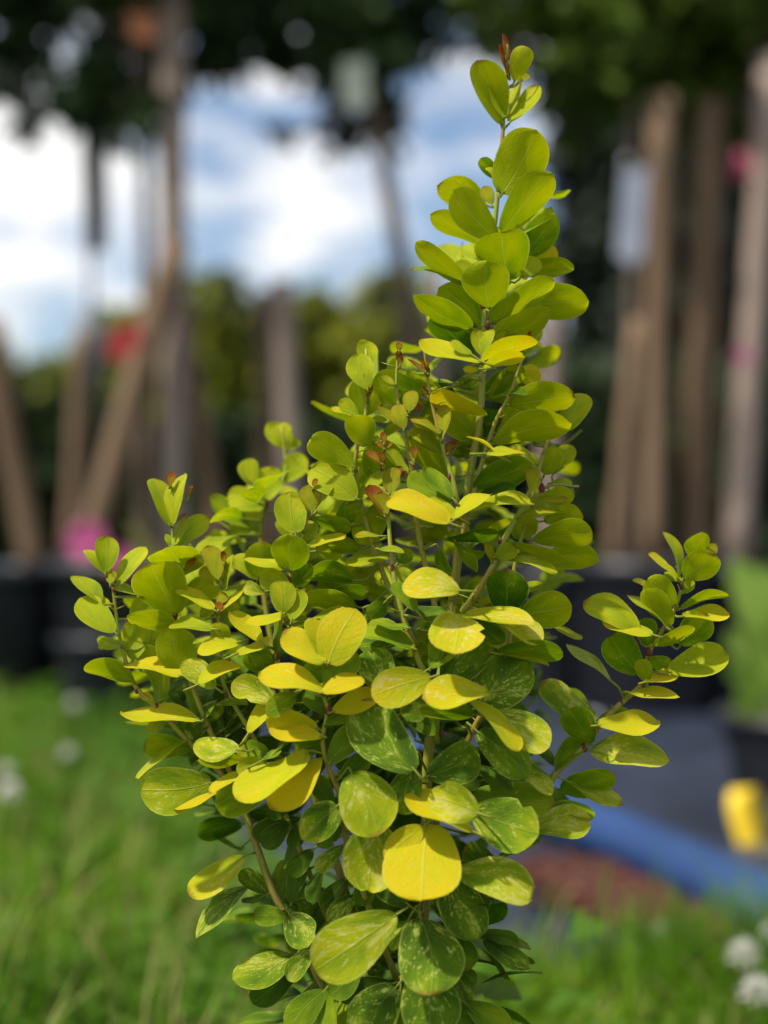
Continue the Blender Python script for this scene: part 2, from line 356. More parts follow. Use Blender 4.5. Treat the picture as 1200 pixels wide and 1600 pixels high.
# ================================================================== BACKGROUND THINGS
def leafcloud(centers, n, size, flat=0.5):
    """leaf-shaped faces spread through overlapping clumps; centers: list of (vec, radius)"""
    wts = np.array([r ** 2 for _, r in centers]); wts /= wts.sum()
    idx = rng.choice(len(centers), n, p=wts)
    c = np.array([tuple(v) for v, _ in centers])[idx]; r = np.array([q for _, q in centers])[idx]
    d = rng.normal(size=(n, 3)); d /= np.linalg.norm(d, axis=1)[:, None]
    rr = r * (0.25 + 0.80 * rng.random(n) ** 0.55)
    p = c + d * rr[:, None] * np.array([1, 1, 0.85])
    a = rng.normal(size=(n, 3)); a[:, 2] -= 0.3; a /= np.linalg.norm(a, axis=1)[:, None]
    nn = rng.normal(size=(n, 3)) * flat + np.array([0, 0, 1.0]); b = np.cross(nn, a); b /= (np.linalg.norm(b, axis=1)[:, None] + 1e-6)
    up = np.cross(a, b)
    s = size * (0.6 + 0.8 * rng.random(n))[:, None]
    V = np.stack([p, p + a * s * .35 + b * s * .26 + up * s * .07, p + a * s * .75 + b * s * .22 + up * s * .05, p + a * s, p + a * s * .75 - b * s * .22 + up * s * .05, p + a * s * .35 - b * s * .26 + up * s * .07], 1).reshape(-1, 3)
    i = np.arange(n)[:, None] * 6
    Fc = np.concatenate([i + np.array([[0, 1, 2, 3]]), i + np.array([[0, 3, 4, 5]])], 0)
    return V, Fc
def blob(c, r, seed=0, sq=0.9):
    V = []; Fc = []; nu, nv = 12, 8
    for j in range(nv + 1):
        th = math.pi * j / nv
        for k in range(nu):
            ph = 2 * math.pi * k / nu; q = r * (0.86 + 0.14 * math.sin(3 * ph + seed) * math.sin(2 * th + seed * 1.7))
            V.append(Vector(c) + Vector((math.sin(th) * math.cos(ph) * q, math.sin(th) * math.sin(ph) * q, math.cos(th) * q * sq)))
    for j in range(nv):
        for k in range(nu):
            Fc.append((j * nu + k, j * nu + (k + 1) % nu, (j + 1) * nu + (k + 1) % nu, (j + 1) * nu + k))
    return V, Fc

def pot(px, Y, r, h, label):
    g = P(px, 800, Y); t = empty('nursery_pot', (g.x, g.y, 0.010))
    tag(t, label, 'plant pot', 'black nursery pots')
    V, Fc = lathe([(0, 0), (r * .78, 0), (r * .80, .01), (r * .96, h * .86), (r * .97, h * .88), (r * 1.04, h * .885), (r * 1.05, h), (r * .99, h), (r * .95, h * .9)], 36)
    rel_o = newmesh('pot_body', V, Fc, M['pot'], t)
    V, Fc = lathe([(r * .965, h * .90), (r * .6, h * .92), (0.001, h * .93)], 24)
    newmesh('potting_soil', V, Fc, M['soil'], t)
    return t
POTS = [(-10, 2.55, .135, .27, 'black pot with the leaning brown stake, beside the pot of pink flowers'),
        (196, 2.58, .165, .28, 'black pot holding the tree tied to the tall pinkish stake'),
        (440, 2.72, .145, .27, 'black pot with two upright stakes side by side'),
        (640, 2.85, .150, .28, 'black pot holding the slim tree with the slanting trunk'),
        (868, 2.75, .120, .25, 'black pot with a single short stake behind the shrub'),
        (1005, 2.55, .150, .28, 'black pot with the tan stake and the hanging pale tag'),
        (1165, 2.60, .140, .27, 'black pot with the grey stake with the pink ribbon'),
        (120, 2.95, .140, .26, 'black pot set back, holding the tree with the grey trunk guard')]
for p in POTS: pot(*p)

def stake(top, bot, Y1, Y0, wpx, m, label, group='wooden stakes', zmin=0.25):
    """square-ish wooden stake from a top pixel to a bottom pixel, driven down into its pot"""
    a, b = P(*top, Y1), P(*bot, Y0); d = (b - a).normalized()
    if b.z > zmin: b = b + d * ((b.z - zmin) / max(0.05, -d.z))
    r = wpx / F * (Y0 + Y1) / 4
    n = 9; pts = [a.lerp(b, i / (n - 1)) + Vector((random.gauss(0, .0012), random.gauss(0, .0012), 0)) for i in range(n)]
    V, Fc = tube(pts, [r * random.uniform(.93, 1.05) for _ in pts], 9)
    o = newmesh('wooden_stake', [v - b for v in V], Fc, m); o.location = b
    return tag(o, label, 'stake', group)
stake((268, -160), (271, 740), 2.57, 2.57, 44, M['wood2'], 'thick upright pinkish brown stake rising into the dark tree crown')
stake((276, 380), (140, 860), 2.50, 2.52, 46, M['wood'], 'slanting brown stake with the red tag, leaning on the tall upright stake')
stake((283, 470), (335, 820), 2.60, 2.56, 30, M['wood'], 'thin stake propped against the right side of the tall upright stake')
stake((-20, 500), (55, 900), 2.52, 2.52, 42, M['wood'], 'leaning brown stake standing in the pot beside the pink flowers')
stake((128, 520), (112, 850), 2.93, 2.93, 30, M['wood'], 'short brown stake beside the grey trunk guard')
stake((412, 455), (415, 760), 2.70, 2.70, 26, M['wood'], 'darker of two upright stakes standing side by side')
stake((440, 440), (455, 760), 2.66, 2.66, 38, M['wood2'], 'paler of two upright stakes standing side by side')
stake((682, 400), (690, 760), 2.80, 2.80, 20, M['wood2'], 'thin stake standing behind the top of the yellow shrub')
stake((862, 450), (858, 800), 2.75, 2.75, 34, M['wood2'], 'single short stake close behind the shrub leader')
stake((994, 500), (955, 880), 2.58, 2.50, 24, M['wood'], 'slanting brown stake touching the tan stake', zmin=0.27)
stake((1034, 150), (1018, 890), 2.54, 2.54, 42, M['wood'], 'tan upright stake carrying the hanging pale tag')
stake((1108, 160), (1085, 880), 2.66, 2.62, 48, M['wood'], 'broad brown stake between the tan stake and the grey stake', zmin=0.02)
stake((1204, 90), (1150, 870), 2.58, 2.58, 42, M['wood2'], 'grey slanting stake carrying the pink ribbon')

def tree(name, base, trunk_px, Y, wpx, clumps, leafm, nleaf, lsize, label, group, limb=True, cores=0.0):
    """trunk through pixels (top to bottom), crown of leaf clumps given as (px, py, r_px, dY)"""
    pts = [P(x, y, Y) for x, y in trunk_px]; pts.append(Vector((base.x, base.y, base.z)))
    pts = [Vector(p) for p in spline(pts, 5)]
    t = empty(name, tuple(pts[-1])); org = Vector(t.location)
    r = wpx / F * Y / 2; n = len(pts)
    parts = [tube([p - org for p in pts], [r * (0.55 + 0.6 * i / n) for i in range(n)], 10)]
    cs = []
    for (x, y, rp, dY) in clumps:
        c = P(x, y, Y + dY); cs.append((c - org, rp / F * (Y + dY)))
        st = min(pts[: max(2, n // 2)], key=lambda q: (q - c).length + 0.4 * max(0, q.z - c.z))
        mid = st.lerp(c, .5) + Vector((random.uniform(-.03, .03), random.uniform(-.03, .03), .04))
        parts.append(tube([Vector(q) - org for q in spline([st, mid, c], 4)], [r * .5 * (1 - .07 * i) for i in range(9)], 6))
    V, Fc = merge(parts); newmesh('trunk', V, Fc, M['bark'], t)
    V, Fc = leafcloud(cs, nleaf, lsize, 0.8)
    crown = bignp('crown', V, Fc, leafm, t)
    tag(t, label, 'tree', group); return t
G = lambda px, Y, z: Vector(((px - 600) / F * Y, Y, z))
tree('young_tree', G(225, 2.62, .26), [(215, -260), (220, 40), (228, 400), (226, 700)], 2.62, 22,
     [(20, 60, 75, .1), (20, 130, 45, .2), (120, 150, 48, 0), (185, 150, 62, .1), (60, -90, 150, .1), (230, 110, 75, .2), (230, -90, 150, 0), (330, 60, 62, .1), (220, 190, 40, -.05), (45, 190, 22, .05), (170, 205, 26, .05), (145, 90, 32, 0)],
     M['crown_shaded'], 2700, .05, 'young tree with a shade-toned crown tied to the tall pinkish stake', 'young nursery trees')
tree('young_tree', G(640, 2.85, .26), [(560, -260), (572, 40), (600, 250), (640, 520)], 2.85, 30,
     [(400, 25, 90, .1), (470, 60, 75, .1), (390, -90, 150, .1), (530, 40, 90, 0), (540, 195, 45, .1), (598, 195, 40, .1), (640, 60, 62, .1), (620, -80, 150, .1), (440, 215, 16, 0), (350, 95, 34, .2), (580, 110, 62, 0), (755, 30, 60, .2)],
     M['crown_shaded'], 2900, .05, 'young tree with a shade-toned crown and a slim slanting trunk', 'young nursery trees')
tree('young_tree', G(995, 2.60, .26), [(990, -260), (985, 40), (990, 300), (985, 700)], 2.60, 18,
     [(860, 40, 85, .1), (940, 60, 95, 0), (880, 150, 50, .2), (955, 140, 55, .1), (1010, -60, 190, .1), (850, -80, 150, .1), (1020, 110, 80, .1), (900, 205, 30, .3)],
     M['crown_mid'], 2600, .05, 'young green-leaved tree behind the stake with the pale tag', 'young nursery trees')
tree('young_tree', G(1165, 2.68, .26), [(1190, -260), (1180, 40), (1175, 300), (1170, 700)], 2.68, 18,
     [(1120, 90, 95, .1), (1190, 60, 110, .1), (1150, -80, 180, .1), (1100, 190, 65, .1), (1180, 180, 80, .2), (1060, 40, 90, .1), (1215, 240, 50, .1)],
     M['crown_mid'], 2600, .05, 'young green-leaved tree beside the grey stake with the pink ribbon', 'young nursery trees')
tree('young_tree', G(140, 2.95, .25), [(100, -260), (110, 40), (140, 300), (142, 600)], 2.95, 8,
     [(60, -60, 110, .2), (190, -50, 110, .2)],
     M['crown_shaded'], 600, .05, 'young tree with a thin trunk and a grey trunk guard', 'young nursery trees')

# far hedge bushes and tall evergreens
def bush(px, top_py, Y, wpx, m, label, group, n=2600, ls=.10, cat='bush', name='hedge_bush'):
    base = Vector(((px - 600) / F * Y, Y, 0.0)); t = empty(name, tuple(base))
    ztop = H - (top_py - 800) / F * Y; rw = wpx / F * Y / 2
    cs = []; cores = []
    z = 0.25 * rw
    k = max(3, int(ztop / (rw * .55)))
    for i in range(k + 1):
        zz = rw * .45 + (ztop - rw * .75) * i / k; rr = rw * (1.0 if i < k else .7) * random.uniform(.62, .78)
        for q in range(3):
            a = random.uniform(0, 6.28); cs.append((Vector((math.cos(a) * rw * .38, math.sin(a) * rw * .38, zz + random.uniform(-.1, .1) * rw)), rr))
        cores.append(blob((0, 0, zz), rr * .95, i))
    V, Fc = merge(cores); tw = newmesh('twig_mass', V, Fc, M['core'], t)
    V, Fc = tube([Vector((0, 0, 0)), Vector((0, 0, ztop * .5))], [rw * .08, rw * .05], 7); newmesh('trunk', V, Fc, M['bark'], t)
    V, Fc = leafcloud(cs, n, ls, 1.0); bignp('crown', V, Fc, m, t)
    tag(t, label, cat, group); return t
HB = 'bushes of the far hedge'
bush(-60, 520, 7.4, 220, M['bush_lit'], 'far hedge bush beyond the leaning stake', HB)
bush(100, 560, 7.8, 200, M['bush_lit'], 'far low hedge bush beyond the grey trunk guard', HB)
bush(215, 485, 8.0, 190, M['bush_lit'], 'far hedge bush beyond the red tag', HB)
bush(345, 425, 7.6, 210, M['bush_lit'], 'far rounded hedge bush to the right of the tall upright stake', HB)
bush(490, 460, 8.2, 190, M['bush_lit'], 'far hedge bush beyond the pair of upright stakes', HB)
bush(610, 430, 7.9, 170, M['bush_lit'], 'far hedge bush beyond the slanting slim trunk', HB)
bush(750, 455, 8.2, 190, M['bush_shaded'], 'far dark hedge bush hidden behind the shrub leader', HB)
DB = 'dark evergreen trees behind the right-hand stakes'
for px, Y, tp, wp, lab in ((935, 5.4, -60, 170, 'tall dark evergreen to the left of the tan stake'), (1060, 5.0, -120, 190, 'tall dark evergreen behind the tan and brown stakes'), (1200, 5.3, -100, 220, 'tall dark evergreen behind the grey stake')):
    bush(px, tp, Y, wp, M['conifer'], lab, DB, 4200, .09, 'tree', 'evergreen_tree')
LB = 'low dark shrubs behind the pots'
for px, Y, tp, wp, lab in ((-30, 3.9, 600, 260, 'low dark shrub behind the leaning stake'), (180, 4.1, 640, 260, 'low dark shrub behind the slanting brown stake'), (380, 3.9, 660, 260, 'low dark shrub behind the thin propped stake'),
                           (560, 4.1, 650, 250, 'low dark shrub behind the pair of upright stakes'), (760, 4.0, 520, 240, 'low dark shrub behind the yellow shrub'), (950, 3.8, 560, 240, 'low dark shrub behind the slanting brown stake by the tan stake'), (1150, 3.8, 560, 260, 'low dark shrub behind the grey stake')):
    bush(px, tp, Y, wp, M['bush_shaded'], lab, LB, 2200, .06)

# tags, ribbons, straps
def tagplate(name, corners_px, Y, m, label, cat, thick=.003, hang=None):
    """flat tag: corner pixels at one distance, with real thickness; hang = pixel where its tie starts"""
    c = [P(x, y, Y) for x, y in corners_px]; org = sum(c, Vector()) / len(c)
    n = len(c); nrm = Vector((0, 1, 0)); mid = []
    V = [p - org for p in c] + [p - org + nrm * thick for p in c]
    Fc = [tuple(range(n)), tuple(range(2 * n - 1, n - 1, -1))] + [(i, i + n, (i + 1) % n + n, (i + 1) % n) for i in range(n)]
    t = empty(name, tuple(org)); newmesh('plate', V, Fc, m, t, smooth=False)
    if hang:
        a = P(*hang[:2], hang[2]) - org; b = (c[0] + c[1]) / 2 - org + nrm * thick * .5
        V, Fc = tube([a, a.lerp(b, .5) + Vector((0, 0, -.004)), b], [.0018] * 3, 6); newmesh('tie', V, Fc, m, t)
    tag(t, label, cat); return t
tagplate('hanging_tag', [(168, 520), (215, 498), (222, 535), (188, 565), (166, 556)], 2.40, M['red'], 'red plastic tag tied to the slanting brown stake', 'tag', hang=(236, 540, 2.445))
tagplate('hanging_tag', [(972, 268), (1012, 262), (1006, 400), (985, 415), (962, 398)], 2.44, M['label'], 'long pale bluish tag hanging beside the tan stake', 'tag', hang=(1029, 256, 2.52))
tagplate('hanging_tag', [(534, 96), (574, 94), (578, 168), (536, 172)], 2.72, M['label_green'], 'pale green tag hanging on the slim slanting trunk', 'tag', hang=(577, 80, 2.84))
tagplate('hanging_tag', [(200, 14), (246, 22), (240, 66), (206, 58)], 2.48, M['orange'], 'orange tag tied to the tall pinkish stake under the crown', 'tag', hang=(262, 30, 2.535))
tagplate('tree_strap', [(124, 130), (166, 130), (167, 392), (134, 394)], 2.70, M['strap'], 'long black strap hanging from the dark tree crown', 'strap', .004, hang=(150, 60, 2.66))
tagplate('tree_strap', [(26, 150), (64, 150), (62, 230), (32, 232)], 2.66, M['strap'], 'short black strap hanging from the dark tree crown', 'strap', .004, hang=(42, 80, 2.64))
def ribbon(px, py, Y, s, m, label, sp):
    org = P(px, py, Y); t = empty('ribbon', tuple(org)); a = P(*sp) - org
    parts = []
    for k in range(5):
        an = k * 1.257 + .4; d = Vector((math.cos(an), random.uniform(-.4, .4), math.sin(an))) * s; q = Vector((-math.sin(an), .4, math.cos(an))) * s * .35
        V = [Vector((0, 0, 0)), d * .5 + q, d, d * .5 - q]; V2 = [v + Vector((0, .0015, 0)) for v in V]
        parts.append((V + V2, [(0, 1, 2, 3), (7, 6, 5, 4), (0, 4, 5, 1), (1, 5, 6, 2), (2, 6, 7, 3), (3, 7, 4, 0)]))
    V, Fc = merge(parts); newmesh('bow', V, Fc, m, t, smooth=False)
    V, Fc = tube([Vector((0, 0, 0)), a * .5 + Vector((0, 0, .003)), a], [.002] * 3, 6); newmesh('tie', V, Fc, m, t)
    tag(t, label, 'ribbon'); return t
ribbon(1158, 258, 2.50, .034, M['rose'], 'dark pink ribbon bow at the top of the grey stake', (1189, 290, 2.57))
ribbon(1157, 556, 2.50, .020, M['pink'], 'small pink ribbon bow halfway up the grey stake', (1172, 560, 2.57))
# grey guard tube round the back tree
g0, g1 = P(138, 490, 2.95), P(138, 610, 2.95)
V, Fc = tube([Vector((0, 0, 0)), Vector((0, 0, (g0 - g1).z))], [.030, .030], 16); o = newmesh('trunk_guard', V, Fc, M['greytube']); o.location = g1
tag(o, 'grey plastic guard tube around the thin tree trunk', 'tree guard')
# pink flowers in a small pot
def pink_flower(px, py, Y, s, label, foot):
    org = Vector((foot[0], foot[1], foot[2])); t = empty('pink_flower', tuple(org)); top = P(px, py, Y) - org
    V, Fc = tube([Vector((0, 0, 0)), top * .5 + Vector((.01, 0, .01)), top], [.0025] * 3, 6); newmesh('stalk', V, Fc, M['grass1'], t)
    for ring, (k, rr, zt) in enumerate(((9, 1.0, .1), (7, .7, .5))):
        for i in range(k):
            a = 2 * math.pi * i / k + ring; d = Vector((math.cos(a), -zt * .8, math.sin(a))) * s * rr; q = Vector((-math.sin(a), 0, math.cos(a))) * s * .3 * rr
            V = [top, top + d * .5 + q, top + d * .9 + q * .7, top + d, top + d * .9 - q * .7, top + d * .5 - q]
            newmesh('petal', V, [(0, 1, 2, 3), (0, 3, 4, 5)], M['pink'], t)
    tag(t, label, 'flower', 'pink flowers in the small pot')
pot(165, 2.28, .085, .16, 'small black pot with pink flowers in front of the slanting stake')
gp = G(165, 2.28, .155)
pink_flower(135, 846, 2.20, .036, 'larger pink flower in front of the slanting stake', (gp.x - .02, gp.y, gp.z))
pink_flower(188, 878, 2.20, .026, 'smaller pink flower lower in the same pot', (gp.x + .01, gp.y, gp.z))
def leafy(name, px, Y, zb, blades, m, label, cat, group=None):
    b = G(px, Y, zb); t = empty(name, tuple(b))
    for (x, y, l, wd) in blades:
        tip = P(x, y, Y + random.uniform(-.03, .03)) - b; a = tip * .45 + Vector((0, 0, .012)); d = tip - a; q = d.cross(Vector((random.uniform(-.3, .3), 1, random.uniform(.2, .8)))).normalized() * wd
        V = [Vector((0, 0, 0)), a, a + d * .3 + q, a + d * .75 + q * .9, tip, a + d * .75 - q * .9, a + d * .3 - q]
        tv, tf = tube([V[0], a * .5 + Vector((0, 0, .003)), a], [.0015] * 3, 5)
        vv, ff = merge([(tv, tf), (V[1:], [(0, 1, 2, 3), (0, 3, 4, 5)])])
        newmesh('leaf', vv, ff, m, t)
    tag(t, label, cat, group); return t
# strappy yellow-green leaf behind the shrub on the left
leafy('strap_leaf_plant', 330, 2.30, .008, [(200, 800, 0, .012), (230, 840, 0, .012), (290, 800, 0, .010), (350, 830, 0, .012)], M['grass2'], 'plant with long yellowish straplike leaves beside the pink flowers', 'plant')
# pale green seedlings on the right
pot(1240, 1.80, .10, .10, 'low black pot of pale green seedlings beside the blue pipe')
bl = [(x + random.uniform(-14, 14), y + random.uniform(-14, 14), 0, random.uniform(.018, .028)) for x, y in ((1150, 880), (1185, 870), (1165, 925), (1205, 920), (1130, 990), (1160, 1000), (1190, 1010), (1120, 1040), (1150, 1060), (1185, 1070), (1140, 1100), (1175, 1130), (1200, 1160), (1165, 1190), (1230, 900), (1250, 1000), (1270, 950), (1260, 1080))]
leafy('seedling_clump', 1240, 1.80, .093, bl, M['pale_leaf'], 'clump of pale green broad-leaved seedlings in the low pot', 'plant')

# blue pipe lying on the fabric, with a yellow strap standing beside it
pp = [ground(560, 1206), ground(760, 1268), ground(900, 1332), ground(1060, 1412), ground(1220, 1500), ground(1420, 1610)]
pr = .029
pts = [Vector(p) + Vector((0, 0, pr + .008)) for p in spline(pp, 8)]
V, Fc = tube(pts, [pr] * len(pts), 20); o = newmesh('irrigation_pipe', V, Fc, M['pipe']); tag(o, 'thick blue pipe lying across the black ground fabric', 'pipe')
ya = ground(1185, 1368)
ypts = [P(1188, 1372, 1.48), P(1176, 1330, 1.49), P(1160, 1280, 1.50), P(1156, 1246, 1.51), P(1164, 1234, 1.53), P(1176, 1256, 1.56), P(1188, 1310, 1.58)]
ypts = [Vector((ypts[0].x + .004, ypts[0].y - .01, .010))] + ypts + [Vector((ypts[-1].x + .01, ypts[-1].y, .010))]
sp = [Vector(p) for p in spline(ypts, 6)]
V = []; Fc = []
for i, p in enumerate(sp):
    t_ = (sp[min(i + 1, len(sp) - 1)] - sp[max(0, i - 1)]).normalized(); nn = t_.cross(Vector((1, 0, 0))).normalized() * .0015; hw = Vector((.0150, .004, 0))
    V += [p - hw + nn, p + hw + nn, p + hw - nn, p - hw - nn]
for i in range(len(sp) - 1):
    for k in range(4): Fc.append((i * 4 + k, i * 4 + (k + 1) % 4, i * 4 + 4 + (k + 1) % 4, i * 4 + 4 + k))
Fc += [(0, 1, 2, 3), tuple(len(V) - 4 + k for k in (3, 2, 1, 0))]
o = newmesh('yellow_strap', V, Fc, M['yellow']); tag(o, 'bright yellow plastic strap looped upright behind the blue pipe', 'strap')

# white clover heads
def clover_flower(px, py, Y, s, label, group):
    top = P(px, py, Y); f = Vector((top.x + random.uniform(-.01, .01), top.y + .01, .005)); t = empty('clover_flower', tuple(f)); c = top - f
    V, Fc = tube([Vector((0, 0, 0)), c * .55 + Vector((.004, 0, 0)), c], [.0009, .0009, .0008], 6); newmesh('stalk', V, Fc, M['grass1'], t)
    parts = []
    for i in range(46):
        z = 1 - 1.75 * (i + .5) / 46; a = i * 2.39996; r = math.sqrt(max(0, 1 - z * z)); d = Vector((math.cos(a) * r, math.sin(a) * r, z)); d.z += .25; d.normalize()
        x = d.cross(Vector((0, 0, 1))); x = (x if x.length > .01 else Vector((1, 0, 0))).normalized() * s * .17; y = d.cross(x).normalized() * s * .12
        b = c + d * s * .35; e = c + d * s * random.uniform(.9, 1.1)
        parts.append(([b, (b + e) / 2 + x, e, (b + e) / 2 - x, (b + e) / 2 + y], [(0, 1, 4), (1, 2, 4), (2, 3, 4), (3, 0, 4)]))
    V, Fc = merge(parts); newmesh('flower_head', V, Fc, M['petal'], t, smooth=False)
    tag(t, label, 'clover', group)
WC = 'white clover flowers in the lawn'
clover_flower(1162, 1492, .92, .0125, 'white clover flower at the lawn edge below the blue pipe, upper of two', WC)
clover_flower(1182, 1550, .88, .0125, 'white clover flower at the lawn edge below the blue pipe, lower of two', WC)
clover_flower(1205, 1464, .98, .0115, 'white clover flower rising above the lawn edge beneath the blue pipe', WC)
clover_flower(1032, 1456, 1.05, .0085, 'small white clover flower in the grass below the bark chips', WC)
clover_flower(14, 1238, 1.20, .012, 'white clover flower standing in open grass, larger one of a pair', WC)
clover_flower(8, 1205, 1.32, .009, 'white clover flower standing in open grass, smaller one of a pair', WC)
clover_flower(105, 1178, 1.55, .010, 'white clover flower in the grass in front of the black pots', WC)
clover_flower(116, 1100, 2.05, .013, 'whitish flower head in the grass close to the black pots', WC)
# bits of white grit on the fabric
def grit(px, py, Y, s, label, z=None):
    g = ground(px, py) if z is None else P(px, py, Y)
    V, Fc = blob((0, 0, 0), s, random.uniform(0, 6), .8); V = [v + Vector((random.gauss(0, s * .08), random.gauss(0, s * .08), 0)) for v in V]
    o = newmesh('white_pebble', V, Fc, M['stone']); o.location = (g.x, g.y, .008 + s * .75) if z is None else g
    tag(o, label, 'pebble', 'white pebbles on the black fabric')
grit(879, 1322, 0, .009, 'white pebble lying just under the blue pipe beside the shrub')
grit(1146, 1160, 0, .010, 'white pebble on the black fabric near the pale seedlings')
grit(985, 1190, 0, .008, 'white pebble on the black fabric beyond the tip of the side branch')
grit(930, 1135, 0, .010, 'white pebble on the fabric behind the side branch')

# ================================================================== THE SHRUB
base = Vector(((655 - 600) / F * D, D, 0.0))
shrub = empty('barberry_shrub', tuple(base))
tag(shrub, 'upright golden barberry shrub with rounded lime and yellow speckled leaves', 'shrub')
def PD(x, y, dz): return P(x, y, D - dz * .01)
BR = {   # name -> list of (px, py, dz cm towards the camera), tip first; radius at tip / foot in mm
 'leader': ([(792, 70, 0), (786, 200, 0), (776, 320, 0), (758, 480, .2), (751, 640, .4), (735, 740, .3), (712, 900, .2), (690, 1050, .6), (672, 1150, .8), (667, 1240, .8), (664, 1400, .8), (640, 1590, .6), (645, 1800, .3), (652, 2100, .1), (655, 2475, 0)], .45, 2.6),
 'left_low': ([(172, 870, .2), (178, 930, .2), (188, 1000, .1), (210, 1070, .1), (245, 1105, .2), (300, 1165, .3), (350, 1215, .5), (390, 1290, .6), (425, 1390, .7), (470, 1470, .8), (508, 1548, .8), (570, 1680, .6), (630, 1900, .3), (650, 2450, .1)], .4, 1.7),
 'left_red': ([(267, 755, .2), (270, 850, .2), (273, 960, .3), (290, 1040, .3), (325, 1135, .5), (370, 1230, .4), (410, 1350, .2), (470, 1480, .2), (560, 1650, .2), (640, 1950, 0)], .4, 1.5),
 'left_small': ([(352, 870, .5), (342, 960, .6), (345, 1020, .6), (352, 1075, .8), (400, 1160, .9), (440, 1260, .8), (490, 1380, .5), (560, 1560, .2)], .35, 1.1),
 'left_mid': ([(490, 765, .6), (475, 830, .6), (452, 905, 1.0), (440, 980, 1.1), (432, 1025, 1.1), (445, 1070, 1.1), (470, 1180, .9), (520, 1330, .7), (580, 1520, .4)], .4, 1.3),
 'left_back': ([(440, 665, -5), (445, 740, -4.6), (414, 790, -4), (408, 850, -4), (420, 980, -3.6), (470, 1180, -2.8), (560, 1450, -1.5)], .4, 1.3),
 'front_yellow': ([(512, 1030, 2.9), (506, 1085, 2.7), (512, 1110, 2.6), (504, 1158, 2.6), (515, 1205, 2.6), (530, 1240, 2.5), (538, 1300, 2.3), (570, 1400, 1.8), (620, 1530, 1.1)], .45, 1.2),
 'centre_red': ([(600, 685, 1.2), (600, 740, 1.2), (606, 800, 1.3), (614, 890, 1.7), (632, 970, 1.8), (655, 1035, 1.9), (678, 1085, 1.7), (682, 1160, 1.2)], .4, 1.2),
 'centre_tall': ([(623, 540, .7), (620, 610, .7), (635, 690, .7), (646, 750, .6), (655, 840, .5), (680, 950, .4), (690, 1060, .5)], .4, 1.2),
 'centre_fork': ([(662, 535, 1.1), (671, 610, 1.0), (690, 690, 1.1), (712, 770, 1.3), (716, 830, 1.0), (705, 940, .6)], .4, 1.2),
 'left_crown': ([(572, 545, .1), (572, 640, .3), (558, 700, .4), (556, 740, .3), (568, 800, .1), (600, 900, .1), (650, 1010, .2)], .4, 1.1),
 'right_inner': ([(828, 525, .9), (806, 590, .8), (795, 620, .8), (776, 655, .7), (760, 700, .6), (740, 770, .5), (716, 860, .4)], .35, 1.0),
 'right_up': ([(882, 620, .5), (868, 660, .5), (850, 705, .7), (838, 745, .8), (812, 800, 1.2), (790, 840, 1.3), (770, 885, 1.5), (742, 930, 1.3), (718, 965, 1.0), (700, 1010, .7)], .4, 1.4),
 'right_mid': ([(905, 760, -.2), (848, 765, 0), (812, 850, .3), (800, 920, .5), (795, 1000, .7), (770, 1080, .7), (720, 1180, .8), (680, 1290, .8)], .4, 1.2),
 'side_branch': ([(1075, 880, 0), (1066, 912, 0), (1055, 950, 0), (1035, 985, .1), (1014, 1020, .1), (1004, 1066, .1), (972, 1097, .1), (938, 1132, .1), (912, 1168, .1), (868, 1208, .2), (855, 1245, .3), (835, 1285, .4), (780, 1345, .5), (720, 1430, .5), (670, 1560, .4), (650, 1800, .2)], .4, 1.6),
}
branches = {}; BP = []     # sampled skeleton: (branch, px, py, dz)
for nm, (pts, r0, r1) in BR.items():
    sp = spline(pts, 6); n = len(sp)
    wp = [PD(*p) - base for p in sp]
    for q in wp:
        if q.z < 0.0: q.z = -0.01
    rr = [(r0 + (r1 - r0) * (i / n) ** .8) * .001 * (1 + .06 * math.sin(i * 2.1)) for i in range(n)]
    parts = [tube(wp, rr, 9)]
    for i in range(3, n - 2, 5):                                   # thin spines at the nodes
        if sp[i][1] > 1600: continue
        a = random.uniform(0, 6.28); d = Vector((math.cos(a), math.sin(a) * .8, .35)).normalized() * random.uniform(.004, .007)
        parts.append(tube([wp[i], wp[i] + d * .5, wp[i] + d], [.00028, .0002, .00004], 5))
    V, Fc = merge(parts)
    b = newmesh('branch', V, Fc, M['stem'], shrub); branches[nm] = b
    for p in sp: BP.append((nm, p[0], p[1], p[2]))
branches['leader']['label'] = 'tall central leader stem'
BPa = np.array([(p[1], p[2], p[3]) for p in BP])

# node buds -------------------------------------------------
NODES = """783 305 2;752 472 3;771 512 3;749 590 2;757 634 2;742 735 2;272 964 3;180 924 2;213 1083 2;431 1027 3;452 908 2;355 1042 2;
350 1085 2;449 978 3;556 735 2;511 1038 2;504 1082 2;516 1112 3;666 1217 2;914 1170 3;870 1200 2;970 1098 2;1006 1066 3;1014 1018 3;
1066 916 2;845 762 3;775 845 2;664 1145 3;654 1430 2;268 825 2;437 905 2;417 790 2;593 733 2;688 676 2;697 745 2;612 885 2;614 925 2;
700 1143 2;245 1105 2;324 1137 2"""
for s in NODES.replace('\n', '').split(';'):
    x, y, r = map(float, s.split()); i = np.argmin((BPa[:, 0] - x) ** 2 + (BPa[:, 1] - y) ** 2); nm, bx, by, bz = BP[i]
    c = PD(bx * .6 + x * .4, by * .6 + y * .4, bz + .03) - base; q = r * .00042
    V, Fc = [], []
    for j, (rr, z) in enumerate(((.75, -1.1), (1.0, 0), (.6, 1.2), (.02, 2.0))):
        for k in range(6): a = k * 1.047; V.append(c + Vector((math.cos(a) * rr * q, math.sin(a) * rr * q, z * q)))
    for j in range(3):
        for k in range(6): Fc.append((j * 6 + k, j * 6 + (k + 1) % 6, j * 6 + 6 + (k + 1) % 6, j * 6 + 6 + k))
    newmesh('bud', V, Fc, M['bud'], branches[nm])

